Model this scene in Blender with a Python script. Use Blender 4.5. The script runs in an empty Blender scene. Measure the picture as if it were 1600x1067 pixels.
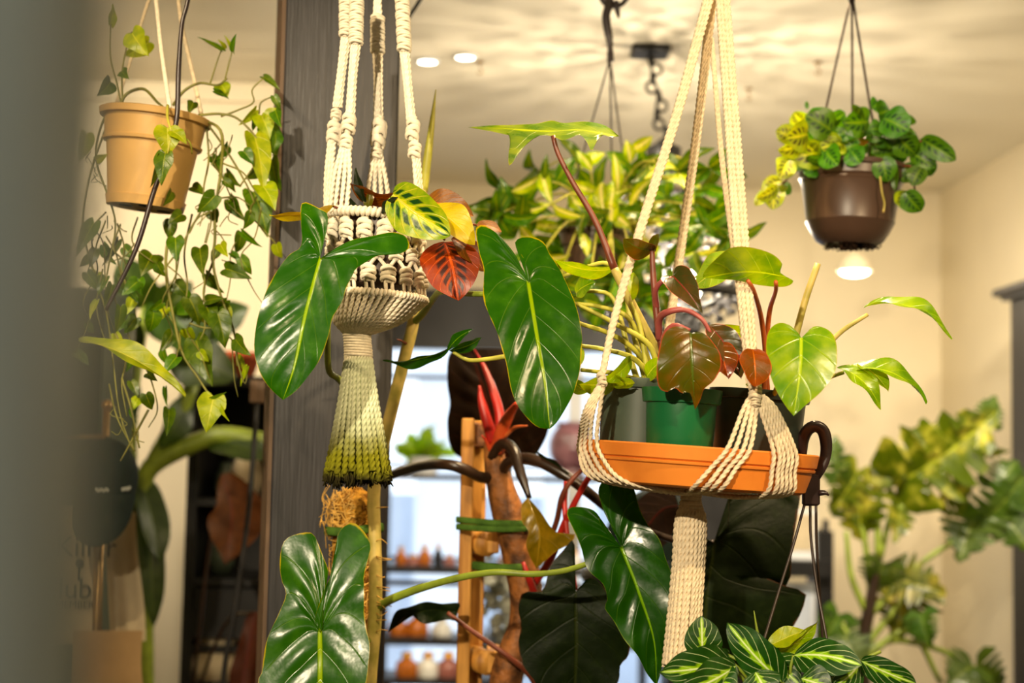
import bpy, math, random
import numpy as np
from mathutils import Matrix, Vector

# ------------------------------------------------------------------ camera, world, lights, exposure
S = bpy.context.scene
COL = S.collection
F = 1600 * 50 / 36.0
EYE = Vector((0.0, 0.0, 1.6))
PITCH, ROLL = math.radians(4.3), math.radians(1.1)
fwd = Vector((0, math.cos(PITCH), math.sin(PITCH)))
up0 = Vector((0, -math.sin(PITCH), math.cos(PITCH)))
rt0 = Vector((1, 0, 0))
RT = rt0 * math.cos(ROLL) + up0 * math.sin(ROLL)
UP = up0 * math.cos(ROLL) - rt0 * math.sin(ROLL)
cam = bpy.data.objects.new('camera', bpy.data.cameras.new('camera'))
COL.objects.link(cam)
cam.matrix_world = Matrix(((RT.x, UP.x, -fwd.x, EYE.x), (RT.y, UP.y, -fwd.y, EYE.y), (RT.z, UP.z, -fwd.z, EYE.z), (0, 0, 0, 1)))
cam.data.lens, cam.data.sensor_width = 50, 36
cam.data.clip_start = 0.02
cam.data.dof.use_dof = True
cam.data.dof.focus_distance = 2.05
cam.data.dof.aperture_fstop = 2.6
S.camera = cam
S.view_settings.view_transform = 'Standard'
S.view_settings.look = 'None'
S.view_settings.gamma = 1
S.view_settings.exposure = 0.28
S.view_settings.use_curve_mapping = False

W = bpy.data.worlds.new('world'); S.world = W; W.use_nodes = True
W.node_tree.nodes['Background'].inputs[0].default_value = (0.80, 0.90, 1.0, 1)
W.node_tree.nodes['Background'].inputs[1].default_value = 1.9

def lamp(name, kind, loc, power, color, size=0.05, aim=None, cone=70, blend=0.6):
    l = bpy.data.lights.new(name, kind); o = bpy.data.objects.new(name, l); COL.objects.link(o)
    o.location = loc; l.energy = power; l.color = color
    if kind in ('POINT', 'SPOT'): l.shadow_soft_size = size
    if kind == 'AREA': l.size = size
    if kind == 'SPOT': l.spot_size = math.radians(cone); l.spot_blend = blend
    if aim is not None:
        o.rotation_euler = (Vector(aim) - Vector(loc)).to_track_quat('-Z', 'Y').to_euler()
    return o
WARM = (1.0, 0.84, 0.62)
WARM2 = (1.0, 0.74, 0.42)
lamp('track_spot', 'SPOT', (-0.75, -0.9, 2.65), 400, (1.0, 0.83, 0.57), 0.03, (0.0, 2.1, 1.78), 34, 0.6)
lamp('track_spot', 'SPOT', (1.15, 0.75, 2.68), 110, WARM2, 0.025, (0.35, 2.3, 1.75), 55, 0.5)
lamp('track_spot', 'SPOT', (-0.9, 1.3, 2.68), 45, WARM2, 0.025, (-0.45, 2.35, 1.9), 55, 0.5)
lamp('downlight_and_fill', 'SPOT', (0.35, 2.3, 2.7), 85, WARM2, 0.035, (0.3, 2.35, 1.5), 80, 0.7)
lamp('downlight_and_fill', 'SPOT', (0.6, 2.7, 2.7), 45, WARM2, 0.04, (0.35, 3.0, 1.6), 70, 0.6)  # extra spot added to brighten the middle hanging plant
lamp('downlight_and_fill', 'SPOT', (1.2, 3.3, 2.72), 190, WARM, 0.06, (1.35, 5.2, 1.0), 105, 0.9)
lamp('downlight_and_fill', 'SPOT', (-1.4, 2.9, 2.72), 170, WARM, 0.06, (-1.0, 4.45, 2.05), 70, 0.9)
lamp('downlight_and_fill', 'SPOT', (0.15, 3.6, 2.72), 60, WARM, 0.06, (0.1, 5.6, 1.2), 85, 0.9)
lamp('downlight_and_fill', 'AREA', (0.2, -1.0, 2.73), 14, WARM, 0.4, (0.2, -0.8, 0))  # broad soft fill light added behind the viewer, no fitting there

# ------------------------------------------------------------------ helpers
def P(px, py, Y):
    d = fwd + RT * ((px - 800) / F) + UP * ((533.5 - py) / F)
    return EYE + d * (Y / d.y)
def K(Y): return Y / F
ORG = {}
def empty(name, label, cat, loc, group=None):
    o = bpy.data.objects.new(name, None); COL.objects.link(o)
    o.location = loc; o.empty_display_size = 0.05
    o['label'] = label; o['category'] = cat
    if group: o['group'] = group
    ORG[o.name] = Vector(loc)
    return o
def mesh(name, V, Fc, mat=None, uv=None, smooth=True):
    me = bpy.data.meshes.new(name)
    me.from_pydata([tuple(v) for v in V], [], Fc)
    if uv is not None:
        l = me.uv_layers.new(name='UVMap')
        idx = np.empty(len(me.loops), dtype=np.int32); me.loops.foreach_get('vertex_index', idx)
        l.data.foreach_set('uv', np.asarray(uv, dtype=np.float32)[idx].ravel())
    if smooth: me.polygons.foreach_set('use_smooth', [True] * len(me.polygons))
    if mat: me.materials.append(mat)
    me.update()
    return me
def mk(name, geo, mat, parent=None, label=None, cat=None, group=None, kind=None, smooth=True, org=None):
    V, Fc = geo[0], geo[1]; uv = geo[2] if len(geo) > 2 else None
    V = np.asarray([tuple(v) for v in V], dtype=float)
    if parent is not None: o0 = ORG[parent.name]
    elif org is not None: o0 = Vector(org)
    else:
        a, b = V.min(0), V.max(0); o0 = Vector(((a[0]+b[0])/2, (a[1]+b[1])/2, a[2]))
    me = mesh(name, V - np.array(o0), Fc, mat, uv, smooth)
    if smooth and (name == 'pot' or 'saucer' in name): me.set_sharp_from_angle(angle=math.radians(32))
    ob = bpy.data.objects.new(name, me); COL.objects.link(ob)
    ORG[ob.name] = o0
    if parent is not None: ob.parent = parent
    else: ob.location = o0
    if label: ob['label'] = label
    if cat: ob['category'] = cat
    if group: ob['group'] = group
    if kind: ob['kind'] = kind
    return ob
def put(name, me, M, parent=None, label=None, cat=None, group=None):
    """an object that shares mesh data, placed by a world matrix"""
    ob = bpy.data.objects.new(name, me); COL.objects.link(ob)
    M = M.copy()
    w = M.translation.copy()
    if parent is not None:
        ob.parent = parent; M.translation = w - ORG[parent.name]
    ob.matrix_basis = M
    ORG[ob.name] = w
    if label: ob['label'] = label
    if cat: ob['category'] = cat
    if group: ob['group'] = group
    return ob
def join(*gs):
    V, Fc, n = [], [], 0
    for g in gs:
        V += [tuple(v) for v in g[0]]; Fc += [[i + n for i in f] for f in g[1]]; n = len(V)
    return V, Fc
def crv(pts, n):
    """Catmull-Rom through pts, n samples, even in arc length"""
    p = np.asarray([tuple(q) for q in pts], dtype=float)
    if len(p) == 2: return p[0] + (p[1] - p[0]) * np.linspace(0, 1, n)[:, None]
    q = np.vstack([2*p[0]-p[1], p, 2*p[-1]-p[-2]])
    out = []
    for i in range(1, len(q) - 2):
        t = np.linspace(0, 1, 13)[:-1, None]
        out.append(0.5*((2*q[i]) + (q[i+1]-q[i-1])*t + (2*q[i-1]-5*q[i]+4*q[i+1]-q[i+2])*t**2 + (3*q[i]-q[i-1]-3*q[i+1]+q[i+2])*t**3))
    out.append(p[-1:]); c = np.vstack(out)
    return resample(c, n)
def resample(c, n):
    s = np.r_[0, np.cumsum(np.linalg.norm(np.diff(c, axis=0), axis=1))]
    u = np.linspace(0, s[-1], n)
    return np.stack([np.interp(u, s, c[:, k]) for k in range(c.shape[1])], 1)
def tube(pts, r, n=None, seg=8, rope=None, curve=True, flat=1.0, cap=True):
    """tube along pts; r a number or list; rope=(lobes, pitch, depth) makes a twisted cord"""
    pts = [tuple(p) for p in pts]
    c0 = np.asarray(pts)
    L = np.linalg.norm(np.diff(c0, axis=0), axis=1).sum()
    if n is None: n = max(6, int(L / rope[1] * 7)) if rope else max(3, 5 * (len(pts) - 1))
    c = crv(pts, n) if curve and len(pts) > 2 else resample(c0, n)
    rr = np.interp(np.linspace(0, 1, n), np.linspace(0, 1, len(r)), r) if hasattr(r, '__len__') else np.full(n, r)
    T = np.gradient(c, axis=0); T /= np.linalg.norm(T, axis=1)[:, None] + 1e-12
    a = np.array([0, 1, 0]) if abs(T[0][1]) < 0.9 else np.array([1, 0, 0])
    nrm = np.empty_like(c); v = a - T[0] * a.dot(T[0]); v /= np.linalg.norm(v); nrm[0] = v
    for i in range(1, n):
        v = nrm[i-1] - T[i] * nrm[i-1].dot(T[i]); nrm[i] = v / (np.linalg.norm(v) + 1e-12)
    bn = np.cross(T, nrm)
    th = np.linspace(0, 2*math.pi, seg, endpoint=False)
    if rope:
        s = np.r_[0, np.cumsum(np.linalg.norm(np.diff(c, axis=0), axis=1))]
        ph = th[None, :] - 2*math.pi * s[:, None] / (rope[1] * rope[0]) * 1.0
        R = rr[:, None] * (1 + rope[2] * np.cos(rope[0] * ph))
    else: R = np.repeat(rr[:, None], seg, 1)
    V = c[:, None, :] + R[..., None] * (np.cos(th)[None, :, None] * nrm[:, None, :] * flat + np.sin(th)[None, :, None] * bn[:, None, :])
    V = V.reshape(-1, 3)
    Fc = []
    for i in range(n - 1):
        for j in range(seg):
            k = (j + 1) % seg
            Fc.append([i*seg+j, i*seg+k, (i+1)*seg+k, (i+1)*seg+j])
    if cap:
        Fc.append(list(range(seg))[::-1]); Fc.append([(n-1)*seg+j for j in range(seg)])
    return V, Fc
def lathe(prof, C, ax=(0, 0, 1), seg=40, k=1.0):
    """prof: (r, h) list; C centre; ax axis"""
    ax = Vector(ax).normalized(); x = Vector((1, 0, 0)); x = (x - ax * x.dot(ax)).normalized(); y = ax.cross(x)
    V, Fc = [], []
    for r, h in prof:
        for j in range(seg):
            a = 2*math.pi*j/seg
            V.append(C + (x*math.cos(a) + y*math.sin(a))*(r*k) + ax*(h*k))
    for i in range(len(prof)-1):
        for j in range(seg):
            q = (j+1) % seg
            Fc.append([i*seg+j, i*seg+q, (i+1)*seg+q, (i+1)*seg+j])
    return V, Fc
def box(a, b, bev=0.0):
    """axis box from corner a to b, with chamfered vertical look when bev"""
    x0, y0, z0 = a; x1, y1, z1 = b
    if bev <= 0:
        V = [(x0,y0,z0),(x1,y0,z0),(x1,y1,z0),(x0,y1,z0),(x0,y0,z1),(x1,y0,z1),(x1,y1,z1),(x0,y1,z1)]
        return V, [[3,2,1,0],[4,5,6,7],[0,1,5,4],[1,2,6,5],[2,3,7,6],[3,0,4,7]]
    e = bev
    def ring(i, z): return [(x0+i+e,y0+i,z),(x1-i-e,y0+i,z),(x1-i,y0+i+e,z),(x1-i,y1-i-e,z),(x1-i-e,y1-i,z),(x0+i+e,y1-i,z),(x0+i,y1-i-e,z),(x0+i,y0+i+e,z)]
    V = ring(e, z0) + ring(0, z0+e) + ring(0, z1-e) + ring(e, z1)
    Fc = [list(range(8))[::-1], [24+j for j in range(8)]]
    for i in range(3):
        for j in range(8):
            k = (j+1) % 8; Fc.append([i*8+j, i*8+k, i*8+8+k, i*8+8+j])
    return V, Fc
def xform(geo, M): return [M @ Vector(v) for v in geo[0]], geo[1]
def obox(C, ex, ey, ez, bev=0.0):
    """box at centre C with half-extent vectors"""
    lx, ly, lz = ex.length, ey.length, ez.length
    g = box((-lx,-ly,-lz), (lx,ly,lz), bev)
    X, Yv, Z = ex/lx, ey/ly, ez/lz
    return [C + X*v[0] + Yv*v[1] + Z*v[2] for v in g[0]], g[1]
def ball(C, r, seg=10, rings=6, sx=1, sy=1, sz=1):
    V, Fc = [], []
    for i in range(rings+1):
        a = math.pi*i/rings
        for j in range(seg):
            b = 2*math.pi*j/seg
            V.append((C[0]+r*sx*math.sin(a)*math.cos(b), C[1]+r*sy*math.sin(a)*math.sin(b), C[2]+r*sz*math.cos(a)))
    for i in range(rings):
        for j in range(seg):
            k = (j+1) % seg; Fc.append([i*seg+j, (i+1)*seg+j, (i+1)*seg+k, i*seg+k])
    return V, Fc

# ------------------------------------------------------------------ materials
def srgb(r, g, b):
    f = lambda c: (c/255/12.92) if c/255 <= 0.04045 else ((c/255+0.055)/1.055)**2.4
    return (f(r), f(g), f(b), 1)
class NT:
    def __init__(s, name):
        s.m = bpy.data.materials.new(name); s.m.use_nodes = True; s.t = s.m.node_tree
        s.b = s.t.nodes['Principled BSDF']; s.out = s.t.nodes['Material Output']
    def n(s, typ, **kw):
        nd = s.t.nodes.new(typ)
        for k, v in kw.items(): setattr(nd, k, v)
        return nd
    def set(s, sock, v):
        if isinstance(v, bpy.types.NodeSocket): s.t.links.new(v, sock)
        else: sock.default_value = v
    def math(s, op, a, b=0.0, c=None, clamp=False):
        nd = s.n('ShaderNodeMath', operation=op, use_clamp=clamp)
        s.set(nd.inputs[0], a); s.set(nd.inputs[1], b)
        if c is not None: s.set(nd.inputs[2], c)
        return nd.outputs[0]
    def step(s, v, a, b):
        nd = s.n('ShaderNodeMapRange', interpolation_type='SMOOTHSTEP')
        s.set(nd.inputs[0], v); s.set(nd.inputs[1], a); s.set(nd.inputs[2], b); nd.inputs[3].default_value = 0; nd.inputs[4].default_value = 1
        return nd.outputs[0]
    def mix(s, f, a, b):
        nd = s.n('ShaderNodeMix', data_type='RGBA')
        s.set(nd.inputs[0], f); s.set(nd.inputs[6], a); s.set(nd.inputs[7], b)
        return nd.outputs[2]
    def noise(s, scale, detail=3, vec=None, rough=0.5):
        nd = s.n('ShaderNodeTexNoise'); nd.inputs['Scale'].default_value = scale; nd.inputs['Detail'].default_value = detail
        nd.inputs['Roughness'].default_value = rough
        if vec is not None: s.t.links.new(vec, nd.inputs['Vector'])
        return nd.outputs[0]
    def bump(s, h, strength=0.3, dist=0.002):
        nd = s.n('ShaderNodeBump'); nd.inputs['Strength'].default_value = strength; nd.inputs['Distance'].default_value = dist
        s.t.links.new(h, nd.inputs['Height']); s.t.links.new(nd.outputs[0], s.b.inputs['Normal'])
        return nd.outputs[0]
    def coord(s, out='Object', scale=None):
        tc = s.n('ShaderNodeTexCoord').outputs[out]
        if scale is None: return tc
        mp = s.n('ShaderNodeMapping'); mp.inputs['Scale'].default_value = scale; s.t.links.new(tc, mp.inputs[0])
        return mp.outputs[0]
def simple(name, col, rough=0.5, spec=0.5, var=0.12, nscale=20, bump=0.0, metal=0.0, col2=None, stretch=None, bdist=0.002):
    m = NT(name); v = m.coord('Object', stretch)
    nz = m.noise(nscale, 4, v)
    c2 = col2 or tuple(c*(1-var*2) for c in col[:3]) + (1,)
    m.set(m.b.inputs['Base Color'], m.mix(m.step(nz, 0.35, 0.68), col, c2))
    m.b.inputs['Roughness'].default_value = rough; m.b.inputs['Specular IOR Level'].default_value = spec; m.b.inputs['Metallic'].default_value = metal
    if bump: m.bump(m.noise(nscale*3, 5, v), bump, bdist)
    return m.m
def emit(name, col, strength):
    m = NT(name); m.b.inputs['Base Color'].default_value = col
    m.b.inputs['Emission Color'].default_value = col; m.b.inputs['Emission Strength'].default_value = strength
    return m.m
def leaf_mat(name, base, light, vein, edge=None, nv=8, sweep=0.18, midw=0.05, veinw=0.12, veinstr=0.5, rough=0.32, trans=0.22, tcol=None,
             patch=0.35, pscale=9.0, bump=0.35, center=None, blot=None, edgew=0.05, rnd=0.25, spec=0.5, ccol=None):
    m = NT(name)
    uv = m.n('ShaderNodeSeparateXYZ'); m.t.links.new(m.coord('UV'), uv.inputs[0])
    s = m.math('ABSOLUTE', m.math('MULTIPLY_ADD', uv.outputs[0], 2.0, -1.0)); v = uv.outputs[1]
    ob = m.n('ShaderNodeNewGeometry').outputs['Position']; info = m.n('ShaderNodeObjectInfo').outputs['Random']
    nz = m.noise(pscale*6, 3, ob)
    f = m.math('FRACT', m.math('MULTIPLY', m.math('SUBTRACT', v, m.math('MULTIPLY', s, sweep)), float(nv)))
    f = m.math('MULTIPLY', m.math('ABSOLUTE', m.math('SUBTRACT', f, 0.5)), 2.0)      # 1 on a vein, 0 between
    mid = m.math('SUBTRACT', 1.0, m.step(s, midw*0.5, midw*1.3))
    ve = m.math('MULTIPLY', m.step(f, 1-veinw, 1.0), m.math('SUBTRACT', 1.0, m.step(s, 0.82, 1.0)))
    c = m.mix(m.step(nz, 0.55-patch*0.6, 0.85), base, light)
    if center is not None:
        jag = m.math('MULTIPLY_ADD', f, 0.16, center)
        jag = m.math('ADD', jag, m.math('MULTIPLY', m.math('SUBTRACT', nz, 0.5), 0.12))
        c = m.mix(m.math('SUBTRACT', 1.0, m.step(m.math('SUBTRACT', s, jag), -0.05, 0.05)), c, ccol)
    if blot is not None:
        b0, b1, bc = blot
        bm = m.math('MULTIPLY', m.math('MULTIPLY', m.step(s, b0, b0+0.08), m.math('SUBTRACT', 1.0, m.step(s, b1-0.1, b1))), m.math('SUBTRACT', 1.0, m.step(f, 0.45, 0.7)))
        c = m.mix(bm, c, bc)
    c = m.mix(m.math('MULTIPLY', ve, veinstr), c, vein)
    c = m.mix(mid, c, vein)
    if edge is not None: c = m.mix(m.step(m.math('ADD', s, m.math('MULTIPLY', m.math('SUBTRACT', nz, 0.5), 0.1)), 1-edgew, 1.0), c, edge)
    hs = m.n('ShaderNodeHueSaturation'); hs.inputs['Saturation'].default_value = 1.08; m.t.links.new(c, hs.inputs['Color'])
    m.set(hs.inputs['Hue'], m.math('MULTIPLY_ADD', info, 0.03*rnd*4, 0.488-0.015*rnd*4)); m.set(hs.inputs['Value'], m.math('MULTIPLY_ADD', info, rnd*1.6, 1-rnd*0.8))
    c = hs.outputs[0]
    m.set(m.b.inputs['Base Color'], c)
    m.set(m.b.inputs['Roughness'], m.math('MULTIPLY_ADD', nz, 0.2, rough-0.1))
    m.b.inputs['Specular IOR Level'].default_value = spec
    h = m.math('ADD', m.math('MULTIPLY', m.math('ADD', ve, mid), -0.6), m.math('MULTIPLY', m.noise(pscale*14, 2, ob), 0.5))
    nrm = m.bump(h, bump, 0.0025)
    tr = m.n('ShaderNodeBsdfTranslucent'); m.t.links.new(nrm, tr.inputs['Normal'])
    tc = m.n('ShaderNodeMix', data_type='RGBA', blend_type='MULTIPLY'); tc.inputs[0].default_value = 1
    m.t.links.new(c, tc.inputs[6]); tc.inputs[7].default_value = tcol or (1.9, 1.7, 0.5, 1)
    m.t.links.new(tc.outputs[2], tr.inputs['Color'])
    mx = m.n('ShaderNodeMixShader'); mx.inputs[0].default_value = trans
    m.t.links.new(m.b.outputs[0], mx.inputs[1]); m.t.links.new(tr.outputs[0], mx.inputs[2]); m.t.links.new(mx.outputs[0], m.out.inputs[0])
    return m.m

# ------------------------------------------------------------------ leaves
def half(pts, mid, smooth, nt, ns, sinus_y):
    O = crv(pts, nt) if smooth else resample(np.asarray(pts, float), nt)
    return O
def grid_leaf(mid, left, right, mp, nt=34, ns=6, fold=0.0, rip=0.0, nv=8, sweep=0.18, wave=0.0, wf=3.0, ph=0.0, smooth=True, size=1.0):
    """mid: 2D points sinus->tip; left/right: outline points between them; mp(x,y,h) -> world. h in 2D units."""
    M0 = crv(mid, 60) if len(mid) > 2 else resample(np.asarray(mid, float), 60)
    ax = M0[-1] - M0[0]; L = np.linalg.norm(ax); ax = ax / L
    V, Fc, UV = [], [], []
    for side, o in ((-1, left), (1, right)):
        pts = [tuple(M0[0])] + list(o) + [tuple(M0[-1])]
        O = crv(pts, nt) if smooth else resample(np.asarray(pts, float), nt)
        al = (O - M0[0]) @ ax
        neg = np.where(al < 0.0)[0]
        a = (neg[-1] / (nt - 1)) if len(neg) and neg[-1] > 1 else 0.0
        a = min(a, 0.6)
        b = len(V)
        for i in range(nt):
            t = i/(nt-1)
            tm = max(0.0, (t-a)/(1-a)) ** 1.1
            m = M0[min(59, int(round(tm*59)))] if tm in (0.0, 1.0) else np.array([np.interp(tm*59, np.arange(60), M0[:, 0]), np.interp(tm*59, np.arange(60), M0[:, 1])])
            w = np.linalg.norm(O[i]-m)
            for j in range(ns+1):
                s = j/ns
                p = m + (O[i]-m)*s
                md = 0.55+0.6*math.sin(9.0*t+2.3*side+ph+3*s)*math.sin(17*t*0.5+side)
                h = fold*s*w + rip*size*md*math.sin(2*math.pi*nv*(t-sweep*s)+1.57)*s*(1-s)*3*min(1, 6*(1-t))
                h += wave*size*math.sin(2*math.pi*wf*t+ph*side+side)*s*s
                V.append(mp(p[0], p[1], h)); UV.append((0.5+0.5*side*s, t))
        q = ns+1
        for i in range(nt-1):
            for j in range(ns):
                f = [b+i*q+j, b+i*q+j+1, b+(i+1)*q+j+1, b+(i+1)*q+j]
                Fc.append(f if side < 0 else f[::-1])
    return V, Fc, UV
def big_leaf(parent, mat, mid, left, right, Y, gx=0.0, gy=0.0, bulge=0.0, name='leaf', label=None, **kw):
    """outline in pixels at depth Y; gx, gy depth change in metres per 100 px; bulge metres toward the viewer in the middle"""
    allp = np.array(list(mid)+list(left)+list(right), float); c = allp.mean(0); rad = np.abs(allp-c).max()
    L = np.linalg.norm(np.array(mid[-1], float)-np.array(mid[0], float))
    def mp(x, y, h):
        d = Y + gx*(x-c[0])/100 + gy*(y-c[1])/100 - bulge*(1-min(1.5, ((x-c[0])**2+(y-c[1])**2)/rad**2))
        return P(x, y, d - h*Y/F)
    kw.setdefault('size', L)
    return mk(name, grid_leaf(mid, left, right, mp, **kw), mat, parent, label)
SH = {
 'oval': [(0.10, 0.02), (0.22, 0.14), (0.29, 0.34), (0.29, 0.55), (0.22, 0.76), (0.10, 0.92)],
 'round': [(0.16, 0.0), (0.34, 0.12), (0.42, 0.36), (0.40, 0.6), (0.28, 0.82), (0.12, 0.95)],
 'heart': [(0.06, -0.06), (0.2, -0.13), (0.34, -0.07), (0.42, 0.1), (0.41, 0.3), (0.32, 0.53), (0.19, 0.74), (0.08, 0.9)],
 'lance': [(0.05, 0.05), (0.12, 0.22), (0.16, 0.42), (0.14, 0.62), (0.09, 0.8), (0.035, 0.93)],
 'arrow': [(0.03, -0.05), (0.08, -0.22), (0.2, -0.34), (0.29, -0.25), (0.31, -0.08), (0.33, 0.12), (0.32, 0.34), (0.25, 0.58), (0.15, 0.8), (0.06, 0.93)],
}
_mon = [(0.05, -0.05), (0.18, -0.2), (0.36, -0.2), (0.46, -0.08)]
for q in range(5):
    y = 0.04 + q*0.17; w = (0.52, 0.54, 0.5, 0.42, 0.28)[q]
    _mon += [(w, y), (w*0.95, y+0.05), (w*0.8, y+0.055), (0.13, y+0.02), (0.12, y+0.06), (w*0.78, y+0.12)]
SH['monstera'] = _mon[:-1] + [(0.12, 0.93), (0.05, 0.97)]
_lib = {}
def leaf_lib(shape, mat, bend, fold, var, nt, ns):
    key = (shape, mat.name, round(bend, 2), round(fold, 2), var, nt, ns)
    if key not in _lib:
        o = SH[shape]; rg = random.Random(hash((shape, var)) % 9999 if False else var*37+len(shape))
        L = [(-x*(1+rg.uniform(-.08, .08)), y) for x, y in o]; R = [(x*(1+rg.uniform(-.08, .08)), y) for x, y in o]
        b2 = bend
        def mp(x, y, h): return (x, y, h + b2*4*y*(1-y)*0.5 - abs(bend)*0.25*x*x)
        V, Fc, UV = grid_leaf([(0, 0), (rg.uniform(-.02, .02), 0.5), (0, 1)], L, R, mp, nt=nt, ns=ns, fold=fold, rip=0.012, nv=6, wave=0.03*(0.5+rg.random()), wf=2, ph=rg.random()*6, smooth=(shape != 'monstera'))
        _lib[key] = mesh('leaf', V, Fc, mat, UV)
    return _lib[key]
def leaf(parent, shape, mat, b, t, w=None, roll=0.0, bend=0.15, fold=0.2, nt=14, ns=3, name='leaf', var=None, face=None):
    """b, t = (px, py, Y) of base and tip; w total width in px (at its depth)"""
    B, T = P(*b), P(*t); ax = T - B; L = ax.length; ax = ax / L
    view = Vector(face) if face is not None else (EYE - (B+T)/2).normalized()
    sd = ax.cross(view)
    if sd.length < 0.05: sd = ax.cross(Vector((0.3, 0.2, 1)))
    sd.normalize(); nr = sd.cross(ax)
    a = math.radians(roll); sd2 = sd*math.cos(a) + nr*math.sin(a); nr2 = sd2.cross(ax)
    mx = max(x for x, y in SH[shape])*2
    sx = (w*K((b[2]+t[2])/2)/mx) if w else L
    if var is None: var = int(abs(b[0]*7+b[1]*3)) % 4
    bend = round(bend*5)/5; fold = round(fold*5)/5
    me = leaf_lib(shape, mat, bend, fold, var, nt, ns)
    M = Matrix(((sd2.x*sx, ax.x*L, nr2.x*min(L, sx*1.3), B.x), (sd2.y*sx, ax.y*L, nr2.y*min(L, sx*1.3), B.y), (sd2.z*sx, ax.z*L, nr2.z*min(L, sx*1.3), B.z), (0, 0, 0, 1)))
    return put(name, me, M, parent)
def stem(parent, pts, r, mat, name='stem', label=None, seg=8, rs=None):
    """pts = (px, py, Y); r in px (number or list)"""
    k = K(pts[0][2]); rr = [x*k for x in r] if hasattr(r, '__len__') else r*k
    return mk(name, tube([P(*p) for p in pts], rr, seg=seg, n=max(6, 6*(len(pts)-1))), mat, parent, label)
# ------------------------------------------------------------------ material set
MT = {}
MT['wall'] = simple('warm_cream_paint', srgb(226, 214, 184), 0.75, 0.3, 0.02, 3, 0.05)
MT['ceil'] = simple('ceiling_paint', srgb(220, 212, 190), 0.6, 0.35, 0.02, 2, 0.04)
MT['floor'] = simple('dark_floor_boards', srgb(92, 78, 64), 0.5, 0.4, 0.2, 6, 0.1, stretch=(1, 6, 1))
MT['post'] = simple('dark_stained_wood', srgb(50, 49, 52), 0.42, 0.5, 0.22, 9, 0.35, stretch=(9, 9, 0.45), col2=srgb(38, 37, 39), bdist=0.0018)
MT['postedge'] = simple('raw_wood_edge', srgb(112, 88, 66), 0.6, 0.4, 0.2, 9, 0.3, stretch=(8, 8, 0.5))
MT['nearpost'] = simple('grey_painted_post', srgb(160, 176, 180), 0.5, 0.4, 0.1, 3, 0.1)
MT['black'] = simple('black_paint', srgb(26, 25, 26), 0.45, 0.4, 0.15, 12, 0.1)
MT['black2'] = simple('worn_black_wood', srgb(38, 34, 32), 0.5, 0.4, 0.2, 8, 0.2, stretch=(4, 4, 0.5))
MT['white'] = simple('white_frame', srgb(225, 228, 232), 0.5, 0.4, 0.03, 8)
MT['facade'] = simple('pale_facade', srgb(236, 240, 246), 0.7, 0.3, 0.05, 2)
MT['facade2'] = simple('blue_grey_facade', srgb(196, 206, 220), 0.7, 0.3, 0.05, 2)
MT['rope'] = simple('cotton_cord', srgb(238, 228, 206), 0.85, 0.2, 0.08, 180, 0.5, bdist=0.0008)
MT['rope2'] = simple('natural_cotton_cord', srgb(226, 208, 176), 0.85, 0.2, 0.1, 160, 0.5, bdist=0.0008)
MT['terra'] = simple('terracotta', srgb(220, 130, 42), 0.62, 0.35, 0.09, 14, 0.12, col2=srgb(206, 114, 34))
MT['tanpot'] = simple('tan_plastic', srgb(198, 158, 94), 0.45, 0.45, 0.05, 14)
MT['brownpot'] = simple('brown_plastic', srgb(74, 54, 42), 0.38, 0.5, 0.08, 10)
MT['potgrey'] = simple('grey_green_plastic', srgb(66, 78, 64), 0.45, 0.45, 0.08, 18)
MT['potgreen'] = simple('green_plastic', srgb(14, 92, 48), 0.35, 0.5, 0.05, 10)
MT['potblack'] = simple('black_green_plastic', srgb(38, 46, 40), 0.4, 0.45, 0.1, 12)
MT['soil'] = simple('potting_soil', srgb(52, 36, 24), 0.95, 0.1, 0.3, 60, 1.0, bdist=0.01)
MT['wire'] = simple('brown_wire', srgb(52, 40, 34), 0.4, 0.5, 0.1, 20)
MT['hook'] = simple('dark_brown_plastic', srgb(46, 32, 30), 0.32, 0.5, 0.15, 30)
MT['stake'] = simple('honey_pine', srgb(204, 146, 62), 0.55, 0.4, 0.15, 7, 0.3, stretch=(10, 10, 0.7), col2=srgb(158, 104, 36))
MT['bark'] = simple('stem_bark', srgb(150, 92, 40), 0.6, 0.4, 0.2, 30, 0.8, col2=srgb(66, 38, 16), bdist=0.004)
MT['velcro'] = simple('green_plant_tape', srgb(72, 106, 34), 0.8, 0.2, 0.15, 60, 0.4)
MT['coir'] = simple('coir_fibre', srgb(214, 158, 60), 0.9, 0.1, 0.2, 70, 1.0, col2=srgb(120, 76, 28), bdist=0.008)
MT['coir2'] = simple('coir_strand', srgb(226, 178, 90), 0.8, 0.2, 0.2, 40)
MT['st_green'] = simple('green_stem', srgb(132, 150, 44), 0.42, 0.45, 0.15, 25, 0.1)
MT['st_pale'] = simple('pale_stem', srgb(196, 172, 96), 0.5, 0.4, 0.15, 25, 0.2, col2=srgb(150, 140, 60))
MT['st_yel'] = simple('yellow_green_stem', srgb(178, 174, 62), 0.45, 0.45, 0.12, 25)
MT['st_brown'] = simple('brown_red_stem', srgb(118, 58, 38), 0.4, 0.5, 0.15, 25, 0.1)
MT['st_dark'] = simple('dark_petiole', srgb(46, 29, 17), 0.32, 0.5, 0.2, 20, 0.15)
MT['st_red'] = simple('red_petiole', srgb(176, 34, 26), 0.38, 0.5, 0.15, 20)
MT['st_orange'] = simple('orange_petiole', srgb(196, 96, 44), 0.4, 0.5, 0.15, 25)
MT['sheath'] = simple('orange_red_sheath', srgb(206, 82, 34), 0.4, 0.5, 0.2, 18, col2=srgb(170, 40, 22))
MT['st_pink'] = simple('pink_petiole', srgb(168, 82, 76), 0.4, 0.5, 0.15, 25)
MT['st_vine'] = simple('vine_stem', srgb(120, 118, 46), 0.5, 0.4, 0.2, 20)
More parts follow.
